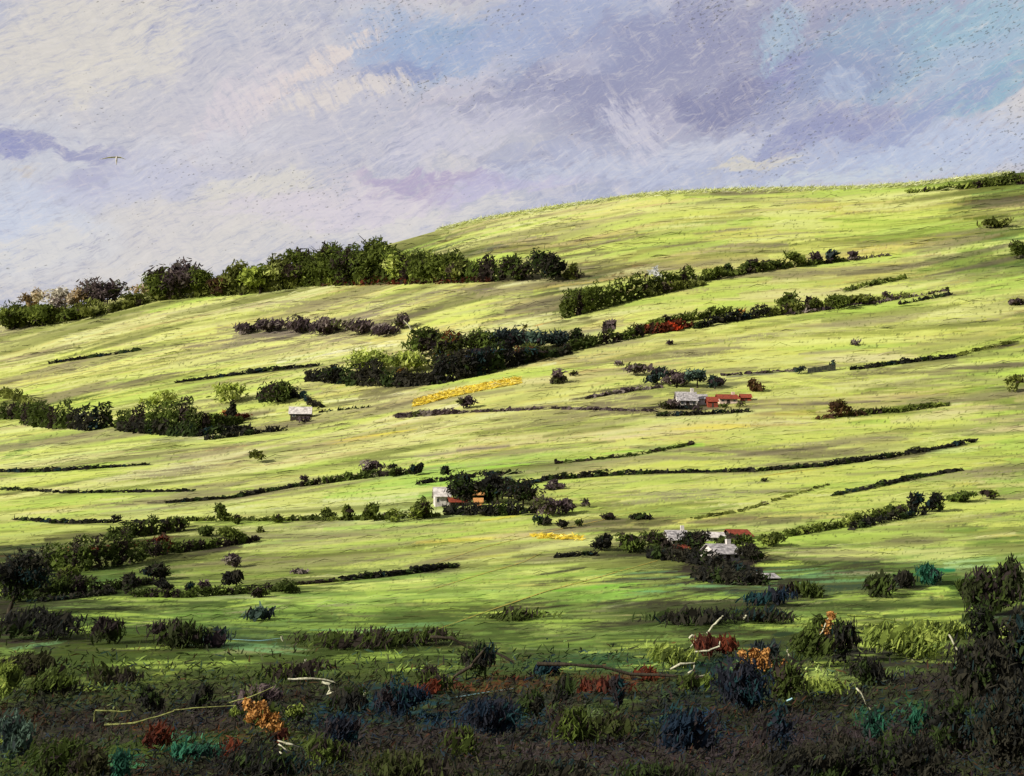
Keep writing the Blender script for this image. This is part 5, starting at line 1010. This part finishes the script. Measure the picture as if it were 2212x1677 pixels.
stem([(1850,1486),(1862,1500),(1870,1520),(1880,1532)], .8, 'thin olive stem below the wide yellow-green bush')
stem([(2050,1370),(2066,1400),(2086,1450)], .9, 'thin pale stem against the black right-edge tree')
M_YG = plain('yellow_green_stem', (150, 164, 84), 4, .3, .9, (96, 108, 50))
stem([(1830,1328),(1880,1332),(1930,1340),(1960,1356)], 1.2, 'yellow-green stem above the citrus bush', M_YG)
stem([(1620,1508),(1640,1510)], 1.2, 'tiny bright blue twig in the foreground, left one', M_STREAM); stem([(1700,1514),(1712,1508)], 1.2, 'tiny bright blue twig in the foreground, right one', M_STREAM)

# the ragged dark thicket that rises towards the right edge
for x, y, w, h, pl, lb in [(2190,1500,190,260,'black','tallest black thicket on the right edge, rising highest'),(2120,1560,150,190,'black','black thicket left of the tallest right-edge one'),(2050,1640,190,150,'black','black thicket sloping down from the right edge'),
    (2200,1680,220,240,'black','black thicket in the bottom right corner'),(1960,1700,220,120,'black','low black thicket left of the bottom right corner'),(2140,1330,130,110,'fgreen','green thicket top above the black right-edge thicket'),
    (2195,1300,90,100,'fgreen','green thicket on the right edge beside the turquoise patch'),(2090,1300,70,60,'fgreen','small green thicket right of the turquoise patch'),(1840,1690,200,100,'black','lowest black thicket at the bottom, right of the slim navy bush')]:
    p_ = bush(x, y, w, h, pl, lb, 'dark_bush', 'dark thickets of the right edge', 3.4, 'thicket', (8, 2.0), up=.7, lean=(.25, 0, 1))
# ------------------------------------------------------------ rough grass and undergrowth that nobody could count
def sward(n, ylo, yhi, Lpx, Wpx, label, name, flat=.9, hmax=.5, leanz=.08, mixin=None, ramp=False):
    j0, j1 = gidx(0, ylo)[1], gidx(0, yhi)[1]
    j = rng.uniform(j0, j1, n); y = np.interp(j, np.arange(NR), ROWY); x = rng.uniform(-UMAX, UMAX, n) * W(y) * (1.45 if ramp else 1)
    if ramp: kp = rng.random(n) < np.clip((165 - y) / 75, 0.03, 1); x, y = x[kp], y[kp]; n = len(x)
    z = H(x, y); c = land_colour(x, y) * rng.uniform(.9, 1.12, (n, 1))
    if mixin: k = rng.random(n) < .4; c[k] = c[k] * .35 + np.array(mixin)[rng.integers(0, len(mixin), k.sum())] * .65
    u = y / F; P = np.stack([x, y, z + rng.uniform(.05, hmax, n)], 1)
    v, f, cc = sprays(P, Lpx * u, Wpx * u, lin(np.clip(c, 10, 250)) / KF * .95, up=flat, lean=(1, 0, leanz), jit=.08)
    return tag(link(name, quad_mesh(name, v, f, cc, M_GRASS)), label, 'grass', kind='stuff')
sward(9000, 165, 1075, 20.0, .8, 'wind-combed pale green grass over the fields', 'meadow_grass', .985, .05)
sward(58000, 40, 165, 8.0, 1.6, 'dark tangled undergrowth of the near bank', 'undergrowth', .45, .5, leanz=.9, ramp=True, mixin=[(54, 66, 32), (42, 38, 36), (50, 42, 42), (58, 70, 34), (30, 54, 56), (28, 46, 66), (84, 50, 34)])

n_ = 9000; px_ = rng.uniform(440, 1010, n_); q_ = []
for k_ in range(0, n_):
    u_ = ray(px_[k_], 200)[0]; ys_ = np.arange(940, 1180, 12.0); hh_ = H(u_ * ys_, ys_) / ys_; y_ = float(ys_[int(np.argmax(hh_))]) + rng.normal() * 12
    q_.append((u_ * y_, y_, float(H(u_ * y_, y_)) + rng.random() ** 1.5 * 1.1))
P_ = np.array(q_); b_ = P_[0].copy(); P_ -= b_; u_ = b_[1] / F
v_, f_, c_ = sprays(P_, 9 * u_, .6 * u_, lin(np.array([(206, 212, 140), (216, 218, 176), (170, 180, 96), (196, 204, 120)])[rng.integers(0, 4, n_)]) / KF, up=.8, lean=(1, 0, .25))
tag(link('crest_grass', quad_mesh('crest_grass', v_, f_, c_, M_GRASS), None, Vector(b_)), 'pale long grass blowing along the crest', 'grass', kind='stuff')

# a gull over the left of the hill
p = Vector((*[c * 420 for c in (lambda a, e: (a, 1, e))(*ray(252 * K, 340 * K))],)); u = 420 / F * .75
t = empty('gull', p, 'small pale gull with spread wings in the left sky', 'bird')
link('body', tube_mesh('body', [([(0, 0, -11 * u), (0, 0, -6 * u), (0, 0, 0), (0.6 * u, 0, 2.2 * u)], [.2 * u, 1.1 * u, 1.3 * u, .5 * u])], M_WHITE, 8), t)
for s, L_ in ((-1, 24), (1, 13)):
    V = [(0, -.8 * u, u), (s * L_ * .5 * K * 2 * u, -.8 * u, .2 * u), (s * L_ * u, 0, -3.2 * u), (s * L_ * .5 * u, .9 * u, -.9 * u), (0, .9 * u, -.4 * u)]
    V = [(a, b, c + dz) for dz in (0, .35 * u) for a, b, c in V]
    Fc = [[0, 1, 2, 3, 4][::-1], [5, 6, 7, 8, 9]] + [[i, (i + 1) % 5, (i + 1) % 5 + 5, i + 5] for i in range(5)]
    link('wing', from_faces('wing', V, Fc, M_WHITE), t)

# ------------------------------------------------------------ sky, sun and camera
w_ = bpy.data.worlds.new('World'); SC.world = w_; w_.use_nodes = True
n = w_.node_tree; N, L = n.nodes, n.links; N.clear()
def val(x): return x
def math_(op, a, b=None, c=None, clamp=False):
    m = N.new('ShaderNodeMath'); m.operation = op; m.use_clamp = clamp
    for i, v in enumerate((a, b, c)):
        if v is None: continue
        if isinstance(v, (int, float)): m.inputs[i].default_value = v
        else: L.new(v, m.inputs[i])
    return m.outputs[0]
tc = N.new('ShaderNodeTexCoord'); sp = N.new('ShaderNodeSeparateXYZ'); L.new(tc.outputs['Generated'], sp.inputs[0])
az = math_('ARCTAN2', sp.outputs[0], sp.outputs[1]); el = math_('ARCSINE', sp.outputs[2])
cb = N.new('ShaderNodeCombineXYZ'); L.new(az, cb.inputs[0]); L.new(el, cb.inputs[1]); P0 = cb.outputs[0]
def mapping(vec, rot=0, sx=1, sy=1, lx=0, ly=0, kind='POINT'):
    a = N.new('ShaderNodeMapping'); a.vector_type = 'TEXTURE'
    if kind != 'T': sx, sy = 1 / sx, 1 / sy
    a.inputs['Rotation'].default_value = (0, 0, rot); a.inputs['Scale'].default_value = (sx, sy, 1); a.inputs['Location'].default_value = (lx, ly, 0)
    L.new(vec, a.inputs[0]); return a.outputs[0]
def noise(vec, scale, detail=4, rough=.6, color=False, dist=0):
    a = N.new('ShaderNodeTexNoise'); a.noise_dimensions = '2D'; a.inputs['Scale'].default_value = scale; a.inputs['Detail'].default_value = detail; a.inputs['Roughness'].default_value = rough; a.inputs['Distortion'].default_value = dist
    L.new(vec, a.inputs[0]); return a.outputs[1] if color else a.outputs[0]
def warp(vec, scale, amt, stretch=(1, 1), rot=0):
    c = noise(mapping(vec, rot, *stretch), scale, 4, .65, True)
    s = N.new('ShaderNodeVectorMath'); s.operation = 'SUBTRACT'; L.new(c, s.inputs[0]); s.inputs[1].default_value = (.5, .5, .5)
    k = N.new('ShaderNodeVectorMath'); k.operation = 'SCALE'; L.new(s.outputs[0], k.inputs[0]); k.inputs['Scale'].default_value = amt
    a = N.new('ShaderNodeVectorMath'); a.operation = 'ADD'; L.new(vec, a.inputs[0]); L.new(k.outputs[0], a.inputs[1]); return a.outputs[0]
WP = warp(warp(P0, 5, .08), 40, .028, (1, 2.6), .4)
def skyc(c): return (*(lin(c) * .96 / (2 ** EXPO)), 1)
def mixc(fac, a, b):
    m = N.new('ShaderNodeMix'); m.data_type = 'RGBA'; m.clamp_factor = True
    L.new(fac, m.inputs['Factor'])
    for s, v in ((6, a), (7, b)):
        if isinstance(v, tuple): m.inputs[s].default_value = v
        else: L.new(v, m.inputs[s])
    return m.outputs[2]
def azel(X, Y):
    a, e = ray(X * K, Y * K); v = Vector((a, 1, e)).normalized(); return math.atan2(v.x, v.y), math.asin(v.z)
# pastel-stroke modulations: fine streaks in two leanings
QP = warp(P0, 12, .02)
ST1 = noise(mapping(QP, .5, 16, 110), 2.2, 6, .8); ST2 = noise(mapping(QP, .1, 14, 120), 2.0, 6, .8); ST3 = noise(mapping(QP, -.95, 24, 90), 1.7, 6, .75)
def puff(col, X, Y, rx, ry, c, rot=0, amt=.8, st=None, vec=None, hard=.55, bite=3.6):
    a, e = azel(X, Y); kx = K / F
    mm = mapping(vec or WP, -rot, rx * kx, ry * kx, a, e, 'T')
    l = N.new('ShaderNodeVectorMath'); l.operation = 'LENGTH'; L.new(mm, l.inputs[0])
    f = N.new('ShaderNodeMapRange'); f.interpolation_type = 'SMOOTHSTEP'; f.inputs['From Min'].default_value = 1.3; f.inputs['From Max'].default_value = hard * .4; f.inputs['To Max'].default_value = amt
    L.new(l.outputs['Value'], f.inputs[0]); fac = f.outputs[0]
    s = st or ST1
    k = math_('MULTIPLY_ADD', s, bite, -.48 * bite)      # strokes bite into the edges
    k2 = math_('MULTIPLY_ADD', fac, 1.0 / amt, k); k2 = math_('MAXIMUM', k2, 0.0)
    mxx = math_('MINIMUM', math_('MULTIPLY', math_('MULTIPLY', k2, math_('MULTIPLY', fac, 2.4, clamp=True)), amt), amt)
    return mixc(mxx, col, skyc(c))
st_ = N.new('ShaderNodeTexSky'); st_.sky_type = 'NISHITA'; st_.sun_disc = False
st_.sun_elevation = math.asin(SUN.z); st_.sun_rotation = math.atan2(SUN.x, SUN.y)
sc_ = N.new('ShaderNodeVectorMath'); sc_.operation = 'SCALE'; sc_.inputs['Scale'].default_value = .10; L.new(st_.outputs[0], sc_.inputs[0])
f0 = N.new('ShaderNodeMapRange'); f0.inputs['From Min'].default_value = .3; f0.inputs['From Max'].default_value = .7; L.new(noise(WP, 6, 5, .6), f0.inputs[0])
cloud = mixc(f0.outputs[0], skyc((180, 183, 203)), skyc((210, 207, 208)))
BASE = N.new('ShaderNodeMix'); BASE.data_type = 'RGBA'; BASE.inputs['Factor'].default_value = .95; L.new(sc_.outputs[0], BASE.inputs[6]); L.new(cloud, BASE.inputs[7]); col = BASE.outputs[2]
# middle-sized drifts of warm and cool cloud, dragged by the wind
for (r_, sx_, sy_, sc, c, amt, s) in ((.45, 1, 2.6, 9, (230, 223, 214), .6, ST1), (.1, 1, 3, 11, (154, 156, 188), .5, ST2), (-.8, 1.2, 2.6, 12, (224, 218, 222), .45, ST3), (.3, 1, 3.2, 15, (176, 182, 212), .5, ST1)):
    m1 = noise(mapping(WP, r_, sx_, sy_, sc * .3, .7), sc, 4, .6)
    f = N.new('ShaderNodeMapRange'); f.interpolation_type = 'SMOOTHSTEP'; f.inputs['From Min'].default_value = .5; f.inputs['From Max'].default_value = .7; f.inputs['To Max'].default_value = amt
    L.new(math_('MULTIPLY_ADD', math_('SUBTRACT', s, .5), .45, m1), f.inputs[0]); col = mixc(f.outputs[0], col, skyc(c))
LAV = (150, 152, 186); LIL = (172, 173, 200); PAL_ = (190, 200, 224); CRM = (230, 222, 208); WRM = (226, 216, 214); CYA = (150, 176, 202); BLU = (160, 180, 212)
for a in [
  (250, 200, 620, 300, (207, 205, 210), -.3, .7), (150, 60, 330, 90, (220, 215, 207), -.5, .9), (620, 250, 420, 200, (206, 203, 213), -.2, .6), (60, 400, 300, 150, (205, 209, 221), 0, .7),
  (330, 540, 560, 120, (222, 217, 212), -.25, .8), (60, 520, 220, 110, (206, 214, 232), 0, .8), (820, 430, 320, 60, (216, 208, 218), -.1, .7), (300, 410, 240, 60, (198, 200, 222), -.2, .7),
  (1500, 150, 620, 150, (158, 160, 187), -.1, .95), (950, 90, 260, 110, BLU, .1, .95), (1200, 60, 300, 90, (166, 178, 210), -.1, .8), (1450, 60, 300, 60, (150, 153, 184), -.1, .8), (1560, 190, 400, 60, (138, 140, 174), -.15, .85),
  (1960, 100, 290, 110, CYA, -.2, .9), (1780, 180, 260, 60, (152, 158, 192), -.3, .7), (2150, 60, 200, 100, (160, 192, 210), 0, .85), (2130, 190, 170, 50, (130, 186, 206), -.3, .7), (1750, 340, 420, 100, (180, 189, 216), -.05, .9), (1830, 265, 240, 46, (148, 152, 190), -.15, .8),
  (2080, 330, 300, 70, (190, 202, 226), -.1, .9), (2100, 130, 130, 60, (176, 190, 214), -.4, .7), (1150, 200, 280, 60, (150, 153, 184), -.2, .75), (870, 150, 120, 34, (146, 156, 194), -.2, .8),
  (130, 328, 250, 22, (150, 152, 190), .0, .8), (20, 335, 90, 26, (150, 154, 196), .0, .9), (200, 395, 90, 34, (176, 176, 204), -.4, .7), (940, 395, 240, 20, (176, 164, 198), .02, .8), (880, 420, 150, 16, (184, 172, 200), -.1, .7),
  (1100, 410, 200, 22, (194, 190, 220), -.1, .7), (1300, 360, 300, 40, (192, 198, 220), -.1, .8)]:
    col = puff(col, *a)
for a in [
  (760, 200, 190, 34, (228, 219, 212), -.25, .75, ST3), (680, 130, 170, 34, (230, 218, 212), -.6, .85, ST3), (520, 230, 150, 70, (224, 214, 220), -.9, .6, ST3), (1000, 195, 160, 30, (214, 208, 218), -.5, .6, ST1), (1230, 130, 110, 30, (204, 202, 216), -.6, .45, ST1),
  (1410, 235, 90, 50, (208, 205, 219), .9, .5, ST1), (1340, 270, 90, 60, (210, 208, 222), .5, .75, ST3), (1000, 290, 220, 60, (210, 208, 222), -.3, .7, ST1), (1620, 350, 150, 24, (226, 218, 196), -.05, .7, ST2), (1540, 300, 200, 26, (206, 208, 222), -.1, .7, ST2),
  (1800, 400, 330, 16, (206, 214, 222), -.03, .7, ST2), (560, 420, 140, 34, (222, 218, 208), -.3, .7, ST1), (260, 130, 240, 60, (226, 220, 208), -.5, .7, ST1), (420, 330, 240, 40, (214, 214, 224), -.2, .6, ST1), (700, 460, 280, 40, (220, 212, 222), -.15, .7, ST2),
  (900, 480, 300, 26, (224, 220, 216), -.15, .7, ST2), (1850, 170, 60, 40, (176, 190, 216), -.5, .7, ST3), (2040, 240, 220, 26, (156, 166, 202), -.35, .8, ST1), (1720, 130, 90, 34, (152, 154, 194), -.1, .7, ST2), (1000, 50, 120, 30, (140, 168, 200), 0, .5, ST2),
  (120, 560, 150, 60, (224, 220, 214), -.2, .7, ST1), (1700, 60, 80, 60, (170, 196, 216), -.8, .7, ST3), (60, 395, 30, 14, (214, 196, 164), -.4, .35, ST2)]:
    col = puff(col, *a[:7], st=a[7], bite=5.0)
# all-over strokes, then the speckle of thin cloud
for s, lo, hi, amt in ((ST1, (146, 150, 180), (238, 231, 224), .4), (ST2, (156, 158, 186), (232, 228, 226), .3), (ST3, (160, 164, 190), (234, 226, 222), .2)):
    f = N.new('ShaderNodeMapRange'); f.inputs['From Min'].default_value = .54; f.inputs['From Max'].default_value = .78; f.inputs['To Max'].default_value = amt * 1.5; L.new(s, f.inputs[0]); col = mixc(f.outputs[0], col, skyc(hi))
    f = N.new('ShaderNodeMapRange'); f.inputs['From Min'].default_value = .46; f.inputs['From Max'].default_value = .24; f.inputs['To Max'].default_value = amt; L.new(s, f.inputs[0]); col = mixc(f.outputs[0], col, skyc(lo))
sp1 = noise(mapping(P0, .3, 260, 560), 1.0, 2, .6); spm = noise(mapping(WP, .4, 1, 2.2), 7, 4, .7)
top = N.new('ShaderNodeMapRange'); top.inputs['From Min'].default_value = azel(1106, 130)[1]; top.inputs['From Max'].default_value = azel(1106, -20)[1]; top.inputs['To Max'].default_value = .1; L.new(el, top.inputs[0])
thr = math_('SUBTRACT', math_('MULTIPLY_ADD', spm, -.62, 1.05), top.outputs[0])
rgt = N.new('ShaderNodeMapRange'); rgt.inputs['From Min'].default_value = .12; rgt.inputs['From Max'].default_value = .42; rgt.inputs['To Max'].default_value = .1; L.new(az, rgt.inputs[0])
thr = math_('SUBTRACT', thr, rgt.outputs[0])
sf = math_('MULTIPLY', math_('SUBTRACT', sp1, thr), 14, clamp=True); col = mixc(math_('MULTIPLY', sf, .55), col, skyc((92, 92, 88)))
bg = N.new('ShaderNodeBackground'); bg.inputs['Strength'].default_value = 1.0; L.new(col, bg.inputs[0])
wo = N.new('ShaderNodeOutputWorld'); L.new(bg.outputs[0], wo.inputs[0])
w_.cycles.sampling_method = 'MANUAL'; w_.cycles.sample_map_resolution = 256

sl = bpy.data.lights.new('sun', 'SUN'); sl.energy = 4.0; sl.angle = R(.5); sl.color = (1, .95, .86)
so = bpy.data.objects.new('sun', sl); COL.objects.link(so); so.rotation_euler = SUN.to_track_quat('Z', 'Y').to_euler(); so.location = (-200, -100, 200)
cam = bpy.data.cameras.new('camera'); co = bpy.data.objects.new('camera', cam); COL.objects.link(co); SC.camera = co
cam.sensor_width = 36; cam.lens = F / 1024 * 36; cam.clip_end = 40000; cam.clip_start = .1
co.location = (0, 0, 0); co.rotation_euler = (R(90) + PITCH, 0, 0)
SC.view_settings.view_transform = 'Standard'; SC.view_settings.look = 'None'; SC.view_settings.exposure = EXPO; SC.view_settings.gamma = 1
SC.render.engine = 'CYCLES'; SC.cycles.max_bounces = 4; SC.cycles.diffuse_bounces = 2; SC.cycles.glossy_bounces = 1; SC.cycles.transparent_max_bounces = 4
SC.cycles.use_denoising = True
SC.render.resolution_x = 1024; SC.render.resolution_y = 776
